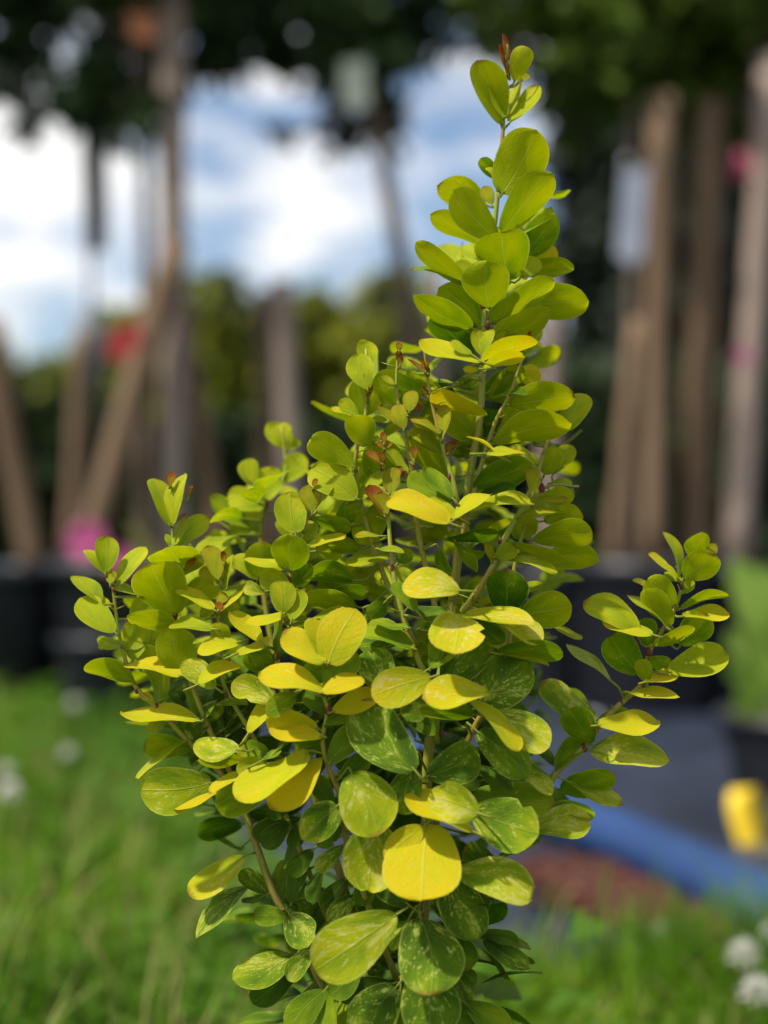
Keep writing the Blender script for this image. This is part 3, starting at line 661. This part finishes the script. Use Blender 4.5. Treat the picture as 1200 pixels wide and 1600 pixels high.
# leaves ----------------------------------------------------
CODE = {  # yellow, variegation, red
 'L': (.62, .10, 0), 'P': (.66, .18, .02), 'Y': (.85, .22, 0), 'O': (.98, .22, .04), 'G': (.42, .20, 0), 'D': (.24, .12, 0), 'V': (.40, .62, 0),
 'W': (.86, .62, 0), 'R': (.55, 0, 1.0), 'E': (.62, .05, .42), 'X': (.60, .62, 0), 'K': (.27, .50, 0), 'B': (.10, .05, 0), 'Z': (.13, .10, 0), 'H': (.72, .60, 0)}
TILES = {}
TILES['A'] = (600, 30, 3.3333, """640 210 625 70 45 Ru 0;640 280 610 130 35 Ru .2;680 320 735 165 105 Pd .2;700 330 755 275 55 Eu -.4;655 310 650 220 25 Ru 0;605 540 480 262 140 Ld .4;560 330 470 240 55 Lu -.8;
620 505 600 275 105 Pu .2;640 510 700 322 72 Lu -.3;660 530 788 333 88 Pu .1;605 680 650 610 50 Lu -.8;620 900 775 618 245 Ld 1;590 850 540 770 45 Lu .1;590 830 505 738 60 Gd -.4;560 960 530 865 66 Eu -.3;
520 965 284 900 125 Ld -.5;590 1150 372 922 165 Ld .9;620 1110 848 848 165 Ld .9;640 900 705 865 40 Lu -.5;630 1165 868 970 78 Gu -.4;530 1175 253 1040 80 Ld .1;595 1150 615 1070 55 Lu .1;
710 1235 870 1045 150 Gd -.3;650 1358 590 1163 260 Ld 1;720 1335 808 1245 95 Lu .3;790 1290 870 1195 115 Yd -.9;720 1335 962 1310 85 Ld -.5;440 1380 178 1183 75 Ld .5;435 1400 152 1300 62 Gu .1;470 1335 375 1270 85 Lu -.9;
550 1500 520 1305 225 Ld 1.4;510 1595 292 1420 200 Ld -.3;450 1605 165 1463 100 Ld .9;560 1570 860 1385 120 Ld 1.2;690 1500 1027 1490 160 Ld 0""")
TILES['1'] = (640, 440, 4, """530 335 850 205 160 Ld 1;600 440 610 325 135 Pd .6;455 460 425 300 85 Lu 1.2;462 450 512 300 75 Lu 1.2;440 495 103 345 120 Yu 2;380 450 268 368 60 Lu 1.9;450 500 778 395 75 Yd 2;
440 560 700 470 70 Yd 2.4;430 545 338 545 40 Yd 2.4;395 425 150 235 140 Dd .1;390 450 300 260 150 Gd -.4;465 700 625 585 125 Gd .1;500 720 695 555 120 Ld .1;690 570 820 590 115 Yd -.5;630 770 997 725 180 Ld .8;
972 925 1115 705 155 Pu .1;945 895 1013 895 52 Ru .6;540 1010 965 905 175 Ld 1.6;480 1075 716 1065 55 Yu 2.5;540 1075 367 973 20 Yu 2.4;790 1140 640 1040 105 Hu .4;845 1200 905 1045 125 Ld .1;900 1200 1015 1025 105 Pu -.4;
470 830 148 718 90 Yd 1.1;440 985 245 810 200 Ld .3;205 920 210 778 72 Eu 1.2;200 960 18 855 50 Eu 1.2;195 1065 28 915 115 Lu .8;245 1070 285 990 42 Ru 1;28 1110 25 1030 46 Ru 1.2;95 570 5 488 26 Ru 1;100 560 90 468 36 Ru 1.1;
120 580 106 520 26 Ru 1.1;275 700 190 620 50 Du .8;310 650 430 600 95 Vu -.2;275 635 130 620 28 Vu .8;480 970 520 800 140 Dd -.8;555 865 690 800 115 Ld -.7;630 700 742 690 50 Du .9;690 405 735 370 32 Ru 1;742 375 752 308 26 Ru 1;
912 825 888 738 22 Ru .6;915 805 942 708 22 Ru .6;912 800 968 768 26 Ru .6;935 800 975 688 30 Ru .6""")
TILES['2'] = (450, 520, 4, """490 200 485 48 118 Lu -.2;495 345 440 135 152 Pu .5;480 535 432 315 115 Ld .1;490 510 565 385 100 Ld -.3;500 412 522 318 40 Ru .4;435 525 335 415 82 Lu .1;410 527 278 462 36 Yu .1;475 700 410 530 172 Ld .8;
500 562 612 542 42 Lu .2;405 835 148 675 170 Ld 1;420 855 262 800 42 Lu .5;425 1030 160 850 215 Lu .6;495 695 565 648 50 Lu .1;850 360 545 325 195 Gd -.3;700 200 690 108 46 Ru .8;695 112 690 56 42 Ru .8;662 322 588 262 46 Eu .8;
760 485 780 362 88 Eu 1;722 595 690 448 92 Eu 1;695 582 560 455 52 Eu .9;780 480 832 440 50 Ru .8;780 795 782 708 50 Eu .9;870 255 756 168 36 Ru 1.1;852 235 856 148 46 Ru 1.1;872 395 836 335 32 Ru 1;970 645 970 455 78 Eu 1.3;
940 625 776 535 46 Eu 1.2;955 745 788 605 105 Lu .9;1000 755 1033 678 50 Ru 1.2;535 915 610 685 235 Gd -.2;745 865 635 728 72 Lu .7;600 645 685 575 60 Lu -.2;600 692 590 618 42 Ru 1.3;600 722 560 680 32 Ru 1.3;612 722 652 680 26 Ru 1.3;
582 815 498 742 46 Ru 1.4;592 835 575 738 46 Ru 1.4;640 995 662 848 98 Eu 1.4;690 905 702 830 50 Ru 1.2;728 912 765 868 60 Ru 1;600 1120 515 958 85 Ru 1.4;606 1140 560 1005 95 Eu 1.5;385 1055 595 888 90 Lu .6;
1035 1045 776 885 155 Gu 1.6;1030 1035 866 845 105 Gu 2;1000 1185 640 1055 145 Ou 2.6;150 1115 130 955 112 Eu .9;172 1115 266 955 62 Eu .8;80 1210 15 1010 135 Lu .9;160 965 176 910 36 Ru .9;320 1195 432 1075 135 Gd .1;
490 1195 602 1088 120 Gd .2;990 905 800 635 200 Ld .1""")
TILES['3'] = (640, 700, 4, """405 245 735 110 175 Gd .8;770 285 770 128 82 Eu 1.2;880 222 1014 215 42 Lu -.3;820 312 1014 300 110 Ld .3;775 333 980 310 46 Eu .8;700 432 934 402 46 Eu 1.4;300 432 118 335 100 Yu 2.4;290 440 505 295 75 Yu 2.4;
400 392 765 345 80 Hu 1.8;440 300 645 250 110 Dd .5;845 455 1055 415 125 Ld .1;1000 445 1088 420 76 Lu -.3;785 575 1107 525 165 Ld .9;850 695 1177 712 165 Ld .4;655 588 965 715 90 Ld 1.3;585 680 890 768 68 Hu 1.6;
690 570 725 435 155 Ld .1;535 680 662 618 95 Lu 1.6;510 705 480 598 56 Eu 1.5;240 562 532 520 78 Dd 1.5;290 590 413 772 62 Gd 1.2;185 640 235 805 75 Gd .8;600 1025 595 762 250 Dd 1.8;695 895 828 845 52 Lu .7;
708 1045 990 985 215 Ld 1.2;655 1045 650 905 95 Gd .8;400 972 502 945 50 Pd .2;350 1045 748 1090 82 Wu 2.6;500 1070 803 1200 115 Xu 2.1;915 1112 1062 1182 42 Lu .1""")
TILES['4'] = (340, 640, 4, """430 235 315 88 115 Lu -5;425 250 400 85 125 Lu -5;440 250 495 180 85 Lu -5;395 455 530 285 140 Lu -4.8;230 475 180 315 115 Lu -4;310 565 320 360 165 Lu -4;290 605 65 535 135 Lu -4;155 395 125 360 32 Ru -4;
265 705 150 600 95 Lu -4.2;270 745 85 750 95 Lu -4;80 785 5 770 32 Lu -4.6;135 725 78 680 60 Lu -4.8;485 765 450 528 178 Lu 1;545 835 565 698 125 Lu .5;462 1005 450 790 218 Ld 1.5;445 795 400 680 105 Lu -.1;570 850 785 788 52 Yu 1;
405 985 162 938 42 Yu 1;255 1045 295 825 180 Ld -.1;250 1055 108 920 95 Lu -.4;885 870 630 850 105 Ld .3;600 680 815 755 95 Gd .3;620 885 775 875 125 Ld -.2;845 1065 550 1050 130 Gd 1;1065 905 818 955 62 Lu .7;1010 872 1158 892 36 Lu 1.8;
1130 955 1200 875 95 Gu .8;1005 790 865 785 32 Eu 1;450 1115 270 1050 125 Lu 1.2;1030 640 885 825 170 Ld .1;500 1105 560 955 140 Gd .1;860 620 760 700 100 Gd -.3""")
TILES['5'] = (100, 730, 4, """655 360 545 85 90 Pu .1;690 350 742 56 120 Pu .4;660 125 680 30 62 Ru .3;665 335 660 268 50 Ru .1;780 185 796 115 36 Ru 0;700 345 756 288 26 Ru .1;690 492 880 315 130 Lu .1;690 485 748 332 66 Pu .3;660 492 633 418 42 Lu .1;
730 655 690 502 292 Ld .6;690 915 575 615 310 Ld 1;755 655 814 568 40 Ru .4;750 675 862 588 42 Lu .2;260 655 250 442 130 Lu .4;245 655 122 525 62 Lu .1;340 725 486 516 115 Lu .3;290 725 290 648 72 Eu .6;225 842 38 695 72 Lu .1;
312 1025 86 835 148 Lu .6;290 872 212 808 50 Yu .1;452 792 300 735 42 Lu .4;362 1115 210 1072 60 Lu .1;432 1195 440 962 155 Lu 0;420 925 505 815 95 Lu -.1;692 985 425 928 130 Ld .8;922 1012 662 998 72 Lu 1.2;500 1115 622 1038 95 Lu -.1;
725 852 965 735 145 Ld -.1;962 695 888 505 110 Eu .6;960 735 855 640 78 Eu .6;1020 755 1052 556 62 Pu .6;1000 595 990 525 36 Ru .6;970 695 978 556 50 Lu .2;970 935 960 842 62 Ru 1;960 855 1005 788 72 Eu .7;928 885 708 768 58 Yu 1;
970 1112 970 968 118 Ld 1.2;855 935 925 875 82 Lu .2;1020 902 1094 858 62 Lu .3""")
TILES['6'] = (300, 840, 4, """455 345 325 305 82 Xu .9;330 320 195 450 34 Yu .9;560 462 550 280 145 Lu 1.7;622 512 655 330 128 Lu 1.7;600 462 358 522 54 Yu 1.8;425 645 242 475 88 Yu 1.5;1022 430 705 375 135 Ld .8;620 562 945 455 42 Lu 1.5;
855 780 1015 475 255 Yu 3;850 765 735 525 112 Yu 2.8;825 775 585 600 145 Yu 3.1;845 925 1000 730 185 Gu 3;815 968 1060 895 95 Ou 3.4;812 962 438 862 115 Ou 3.2;835 890 715 790 160 Gd 2.6;888 1085 1164 975 115 Yu 2.8;845 1082 712 965 135 Du 2.4;
840 1165 976 1115 76 Gu 2.7;512 1025 256 925 148 Xu 2.3;640 985 482 1090 120 Gu 2.6;525 805 345 715 155 Gd 1;522 725 532 508 62 Gu 1.4;285 722 472 640 52 Yu 1.7;345 870 505 790 85 Dd .6;870 345 1094 330 95 Gd .8;
750 530 560 570 110 Gd .6;1100 480 1160 560 110 Gd .7""")
TILES['7'] = (550, 860, 4, """665 250 333 228 170 Wu 3;640 398 612 602 315 Wu 3.2;400 375 266 215 95 Gu 2.6;380 362 585 390 85 Du 2.2;790 455 942 560 115 Du 1.6;378 610 86 498 115 Gu 2.1;340 482 126 450 28 Gu 2.2;490 735 530 558 95 Gu 2.2;490 735 624 655 46 Gu 2.4;
486 795 140 890 215 Wu 3.2;180 860 110 640 210 Ku 2.4;580 855 810 575 250 Ku 1.6;790 965 1090 705 290 Ku 1.9;850 882 456 915 145 Wu 3.5;760 1025 440 985 140 Gd 3;470 960 305 990 160 Ku 2.6;380 1085 535 1112 92 Du 2.3;
375 935 160 955 135 Du 2.4;300 560 60 590 110 Ku 1.4;200 330 110 420 110 Gd 1.2;700 330 780 200 80 Gd .8;450 480 600 420 80 Gd 1.2""")
TILES['8'] = (700, 900, 4, """320 482 684 468 145 Gd 2;330 492 608 550 36 Pu 2.1;1018 655 775 452 62 Xu .1""")
TILES['9'] = (120, 980, 4, """665 285 615 10 242 Ld 1;500 485 440 115 175 Ld -.2;350 335 82 238 135 Ld .5;642 300 298 255 55 Yu .9;745 585 286 560 58 Yu .9;485 472 398 418 50 Lu .2;560 602 445 645 60 Lu -.3;720 762 448 725 145 Gd .5;685 718 412 922 32 Pu .9;
832 975 432 1000 262 Xu 1.5;882 1030 632 1112 62 Ou 1.6;858 480 728 612 32 Gu .7;760 645 690 375 105 Gd .1;860 372 655 238 135 Xu 1.6;765 355 998 258 78 Yu 1.8;1002 95 776 152 82 Yu 1.7;1002 765 732 750 122 Xu 2.1;1048 825 778 820 115 Ld 1.6;
1022 910 848 1015 48 Yu 2.3;1185 855 1012 882 105 Lu 2.5;1190 785 1052 752 112 Gu 2.1;1062 805 1005 740 74 Wu 1.9;1205 1000 898 1085 215 Gu 1.8;905 485 1062 480 34 Gu 1.2;830 240 960 200 70 Gd .9;800 600 900 480 90 Gd .3""")
TILES['10'] = (350, 1040, 4, """155 418 278 232 95 Yu 2.3;515 545 102 772 138 Yu 3.2;598 585 312 855 165 Ou 3;245 590 348 540 32 Gu 2.6;335 525 412 460 42 Du 2.4;605 442 296 405 78 Ou 3;578 392 285 325 160 Yd 2.6;600 490 445 545 135 Gd 2.2;
662 605 840 410 150 Gu 2.8;730 700 900 575 115 Du 2.6;1185 645 845 285 300 Ku 3.2;800 680 960 1015 330 Xu 3.4;1180 640 1100 890 190 Ku 3;705 880 500 1065 200 Vu 3.4;725 1000 595 1115 125 Du 2.8;680 865 560 715 115 Du 2.6;
380 950 195 1050 135 Zu 1;400 980 255 1112 125 Zu 1.2;860 330 960 430 100 Du 2.2;420 870 300 930 90 Zu 1.4""")
TILES['11'] = (600, 1080, 4, """545 55 818 328 90 Yu 3.4;695 138 1005 325 185 Xu 2.8;240 850 12 1010 145 Yu 3.5;270 838 222 1180 440 Ou 4;545 868 168 685 112 Yu 3.7;588 762 296 690 225 Hu 3.9;560 760 934 850 295 Vu 3.5;275 530 580 415 220 Ku 2.5;
590 258 872 495 210 Ku 2.7;600 468 784 592 78 Du 2;810 518 1034 622 72 Xu 2.6;560 660 1036 680 160 Gu 2.2;770 1145 520 1000 125 Du 2;750 1025 872 978 52 Gu 1.8;600 560 440 600 110 Zu 1.4;900 460 980 560 60 Gu 1.4""")
TILES['12'] = (820, 1020, 4, """40 1095 404 1070 160 Xu 2.3;130 968 414 1002 62 Gu 1.6;432 425 140 215 155 Vu .2;415 562 262 345 180 Gd .7;428 395 300 238 75 Gu -.3;470 425 645 365 95 Vu -.4;465 455 832 442 105 Yu .8;420 610 855 648 155 Xu .5;200 722 372 558 100 Gu .1;
190 705 95 585 62 Du -.3;230 850 530 755 175 Gd .1;258 800 578 920 48 Xu .6;645 245 930 260 42 Yu .8""")
TILES['13'] = (880, 820, 4, """715 335 645 60 84 Lu .1;720 335 556 188 52 Yu .3;830 205 840 52 148 Ld -.3;765 335 905 185 198 Ld .6;905 200 958 118 72 Eu -.4;750 425 815 345 74 Lu -.2;742 345 645 305 52 Lu -.2;700 495 520 340 165 Ld .7;662 495 456 358 52 Yu .4;
740 522 1004 435 80 Ld .3;670 625 510 410 125 Ld .9;642 635 436 458 64 Lu .6;735 745 865 552 180 Gd .3;752 572 1034 558 68 Yu .6;468 660 162 495 168 Lu .6;552 685 280 608 90 Yu .9;530 762 495 585 125 Gd .1;568 752 786 635 100 Ld .9;
482 930 290 685 200 Gd .1;672 918 1020 805 155 Lu .4;515 982 728 935 52 Yu .7;520 980 474 845 92 Ld .8;540 832 675 895 95 Gd .1""")
TILES['14'] = (280, 1260, 4, """402 315 92 515 135 Hu .9;430 500 145 755 92 Vu .6;550 545 385 425 72 Ku .5;662 690 472 690 112 Gu 1.1;690 675 805 830 190 Vu 1.7;695 945 368 1030 145 Vu 1.1;745 970 482 1165 165 Bu .8;848 898 692 1045 115 Vu 1.9;
830 278 695 412 105 Zu 1.2;700 605 755 385 105 Zu .9;892 395 825 588 82 Zu 1.4;1042 458 902 605 115 Zu 1.4;1018 245 868 378 84 Vu 2.4;1140 475 1150 600 115 Du 1.8;1092 565 945 695 105 Ku 1.8;740 118 700 245 72 Zu 1;385 115 122 190 145 Dd -1.6;590 545 655 360 95 Gu -1""")
TILES['15'] = (450, 1300, 4, """560 -40 500 340 330 Xu 3.2;665 525 192 800 320 Xu 3.9;745 560 645 715 88 Vu 3.4;830 552 880 905 375 Ku 3.9;860 845 872 1190 350 Ku 3.7;675 970 440 1215 255 Ku 3.2;220 1000 15 1210 165 Gu 2.6;262 980 250 1240 115 Gu 2.8;390 1010 338 1240 82 Gu 2.4;
442 852 275 985 135 Du 2.6;642 950 335 990 160 Zu 2.4;740 445 555 335 160 Zu 2.6;1042 225 838 298 28 Du 3;702 1005 690 1240 95 Gu 2.8""")
TILES['16'] = (600, 1300, 4, """415 258 570 608 255 Ku 3;660 460 640 645 230 Dd 2.5;465 258 910 360 190 Xu 3.6;435 640 525 835 160 Du 2.4;590 652 822 670 42 Du 2;628 672 882 802 95 Ku 2.2;455 850 565 925 92 Zu 2;450 898 522 1092 115 Ku 2.4;395 1050 545 1230 175 Du 2.6;515 1075 765 1210 145 Gu 2.8""")

ex, ez, cc = Vector((1, 0, 0)), Vector((0, 0, 1)), Vector((0, -1, 0))
def leaf_frame(dx, dy, l, wd, face):
    """3-D axes of a blade from its outline in the picture (pixels): returns axis, across, upper normal, true length and width (pixels)"""
    ai = Vector((dx, 0, -dy)).normalized(); pi_ = Vector((-ai.z, 0, ai.x))
    ratio = wd / l; T = rad(random.uniform(10, 24)); Rr = rad(random.uniform(4, 16))
    if ratio > .80: Lt = max(l, wd / .84); T = math.acos(max(.22, min(.97, l / Lt))); Wt = wd
    elif ratio < .52: Wt = .60 * l; Lt = l / math.cos(T); Rr = math.acos(max(.12, wd / Wt))
    else: Lt = l / math.cos(T); Wt = wd / math.cos(Rr)
    best = None
    for st in (-1, 1):
        a = ai * math.cos(T) + cc * (math.sin(T) * st)
        q = a.cross(pi_).normalized()
        for sr in (-1, 1):
            b = pi_ * math.cos(Rr) + q * (math.sin(Rr) * sr); v = a.cross(b).normalized()
            if v.dot(cc) < 0: v = -v
            sco = v.z if face == 'u' else -v.z
            if best is None or sco > best[0]: best = (sco, a.copy(), b.copy(), v.copy())
    _, a, b, v = best
    n = v if face == 'u' else -v
    b = n.cross(a).normalized()
    return a, b, n, Lt, Wt
NS, NT = 13, 6
SS = [0.0] + [0.5 - 0.5 * math.cos(math.pi * (0.10 + 0.90 * i / (NS - 1))) for i in range(NS)]
def blade(org, a, b, n, Ln, Wd, pet=None, round_=.6):
    pe = random.uniform(2.4, 3.9); k0 = round_ * random.uniform(.85, 1.2); te = random.choice((.45, .5, .5, .58, .68)); notch = random.random() < .10; bite = random.random() < .07; bs, bsd = random.uniform(.45, .85), random.choice((-1, 1))
    prof = [max(s, 0) ** k0 * max(0, 1 - s ** pe) ** te for s in SS]; mxp = max(prof); prof = [p / mxp for p in prof]
    bend = random.uniform(-.07, .12); cup = random.uniform(.0, .26); ph = random.uniform(0, 6.28); tw = random.uniform(-.16, .16); amp = random.uniform(.015, .06); asym = random.uniform(-.06, .06); curl = random.uniform(-.07, .07)
    V, UV, Fc = [], [], []
    mucro = random.uniform(0, .02)
    for i, s in enumerate(SS):
        hw = prof[i] * Wd / 2
        ce = org + a * (Ln * s) + b * (curl * Ln * math.sin(math.pi * s)) + n * (bend * Ln * 4 * s * (1 - s))
        an = tw * (s - .5) * 2
        bb = b * math.cos(an) + n * math.sin(an)
        for j in range(NT + 1):
            t = 2 * j / NT - 1
            x = hw * (t + asym * (1 - t * t))
            if bite and t * bsd > .9: x *= 1 - .30 * max(0, 1 - abs(s - bs) / .10)
            z = cup * Wd * .5 * (t * t - .3) * prof[i] + amp * Wd * math.sin(7.5 * s + ph + (1.7 if t > 0 else 0)) * abs(t) ** 1.5
            p = ce + bb * x + n * z
            if i == len(SS) - 1: p = p + a * ((-.05 if notch else mucro) * Ln)
            V.append(p); UV.append(((t + 1) / 2, s))
    for i in range(len(SS) - 1):
        for j in range(NT):
            q = i * (NT + 1) + j
            Fc.append((q, q + 1, q + NT + 2, q + NT + 1))
    if pet is not None:
        e = org + a * (Ln * .05); m1 = e - a * min(.35 * (e - pet).length, .006)
        pts = spline([pet, (m1 + pet) / 2 + (m1 - pet) * .12, m1, e], 2); r = [.00048 - .00002 * i for i in range(len(pts))]
        tv, tf = tube(pts, r, 5, False); o = len(V)
        V += tv; UV += [(.5, -.3)] * len(tv); Fc += [tuple(i + o for i in f) for f in tf]
    return V, UV, Fc

REST = ([], [], [], [])           # vertices, uv, faces, tint of the leaves kept as one mass
def size_of(f, sc): return math.hypot(float(f[2]) - float(f[0]), float(f[3]) - float(f[1])) * float(f[4]) / sc ** 2
def is_young(f, sc): return f[5][0] == 'R' or (f[5][0] == 'E' and math.hypot(float(f[2]) - float(f[0]), float(f[3]) - float(f[1])) / sc < 26)
ALL = [(l_.split(), t_[2]) for t_ in TILES.values() for l_ in t_[3].replace('\n', '').split(';')]
CUT = sorted((size_of(f, sc) for f, sc in ALL if not is_young(f, sc)), reverse=True)[299]   # the 300 largest leaves are parts
for key, (ox, oy, sc, txt) in TILES.items():
    for line in txt.replace('\n', '').split(';'):
        f = line.split()
        x0, y0, x1, y1 = float(f[0]) / sc + ox, float(f[1]) / sc + oy, float(f[2]) / sc + ox, float(f[3]) / sc + oy
        wd = float(f[4]) / sc; code, face, dz = f[5][0], f[5][1], float(f[6])
        l = math.hypot(x1 - x0, y1 - y0)
        a, b, n, Lt, Wt = leaf_frame(x1 - x0, y1 - y0, l, wd, face)
        if l > 26: x0 -= (x1 - x0) * .03; y0 -= (y1 - y0) * .03; Lt *= 1.08; Wt *= 1.12
        Yd = D - dz * .01; k = Yd / F
        org = P(x0, y0, Yd)
        # keep the middle of the blade at the given depth
        org = org - Vector((0, a.y, 0)) * (Lt * k * .5)
        org = P(x0, y0, org.y)
        d2 = (BPa[:, 0] - x0) ** 2 + (BPa[:, 1] - y0) ** 2 + ((BPa[:, 2] - dz) * 14) ** 2
        i = int(np.argmin(d2)); nm = BP[i][0]; dist = math.hypot(BPa[i, 0] - x0, BPa[i, 1] - y0)
        pet = PD(BPa[i, 0], min(BPa[i, 1] + 3, 1640), BPa[i, 2]) if dist < 75 else org - a * (.22 * Lt * k) - ez * .001
        young = code == 'R' or (code == 'E' and l < 26)
        V, UV, Fc = blade(org - base, a, b, n, Lt * k, Wt * k, pet - base, round_=(.40 if wd / l > .72 else .50))
        yv, vv, rv = CODE[code]
        yv += random.uniform(-.05, .05)
        if face == 'd' and code == 'L': yv -= .03
        col = (max(0.01, yv), max(0, vv + random.uniform(-.08, .08)), rv, random.random())
        if not young and size_of(f, sc) < CUT:
            o = len(REST[0]); REST[0].extend(V); REST[1].extend(UV); REST[2].extend(tuple(q + o for q in ff) for ff in Fc); REST[3].extend([col] * len(V)); continue
        V = [v - (org - base) for v in V]
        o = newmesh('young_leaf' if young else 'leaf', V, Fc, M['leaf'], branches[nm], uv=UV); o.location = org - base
        settint(o, [col] * len(V))

# inner and rear foliage: leaves too deep in the shrub to tell apart
SIL = [(785, 230), (840, 300), (860, 420), (850, 520), (850, 620), (880, 700), (900, 850), (870, 950), (850, 1060), (830, 1180), (860, 1270), (800, 1340), (780, 1420), (790, 1480), (740, 1600), (760, 1800), (700, 2150), (610, 2150), (520, 1800), (470, 1600), (420, 1480), (390, 1400), (370, 1320), (330, 1250), (260, 1180), (240, 1060), (200, 990), (230, 920), (300, 900), (360, 800), (420, 760), (520, 740), (560, 620), (640, 580), (690, 500), (700, 400), (740, 320)]
def inside(x, y):
    c = False; j = len(SIL) - 1
    for i in range(len(SIL)):
        xi, yi = SIL[i]; xj, yj = SIL[j]
        if (yi > y) != (yj > y) and x < (xj - xi) * (y - yi) / (yj - yi) + xi: c = not c
        j = i
    return c
V, UV, Fc, TC = REST; c = 0
while c < 950:
    x, y = random.uniform(190, 910), random.uniform(260, 2150)
    if not inside(x, y): continue
    if y < 520 and random.random() < .75: continue
    hi = -1.0 if y < 1000 else (-1.0 + 1.6 * min(1, (y - 1000) / 150)); lo = -7.5 if y > 700 else -4
    if y < 1000 and random.random() < .3: continue
    if y > 1640: hi = 3.0
    dz = random.uniform(lo, hi)
    d2 = (BPa[:, 0] - x) ** 2 + (BPa[:, 1] - y) ** 2 + ((BPa[:, 2] - dz) * 12) ** 2; i = int(np.argmin(d2))
    if d2[i] > 130 ** 2: continue
    org = PD(x, y, dz); out_ = (org - PD(BPa[i, 0], BPa[i, 1], BPa[i, 2])); out_ = (out_.normalized() if out_.length > 1e-4 else ex) + Vector((random.gauss(0, .5), random.gauss(0, .5), random.gauss(.25, .4)))
    a = out_.normalized(); n = (ez + Vector((random.gauss(0, .45), random.gauss(0, .45), 0))); b = n.cross(a).normalized(); n = a.cross(b)
    Ln = random.uniform(.014, .024)
    v_, u_, f_ = blade(org - base, a, b, n, Ln, Ln * random.uniform(.55, .8), None)
    up_ = y + random.gauss(0, 40) < 1030
    o = len(V); V += v_; UV += u_; Fc += [tuple(q + o for q in ff) for ff in f_]; c += 1
    col = ((.56 if up_ else .26) + random.uniform(-.07, .07), random.uniform(.05, .35 if up_ else .6), 0, random.random()); TC += [col] * len(v_)
    if d2[i] < 55 ** 2:
        tv, tf = tube([PD(BPa[i, 0], BPa[i, 1], BPa[i, 2]) - base, org - base], [.0005, .0004], 4, False); o = len(V); V += tv; UV += [(.5, -.3)] * len(tv); Fc += [tuple(q + o for q in ff) for ff in tf]; TC += [col] * len(tv)
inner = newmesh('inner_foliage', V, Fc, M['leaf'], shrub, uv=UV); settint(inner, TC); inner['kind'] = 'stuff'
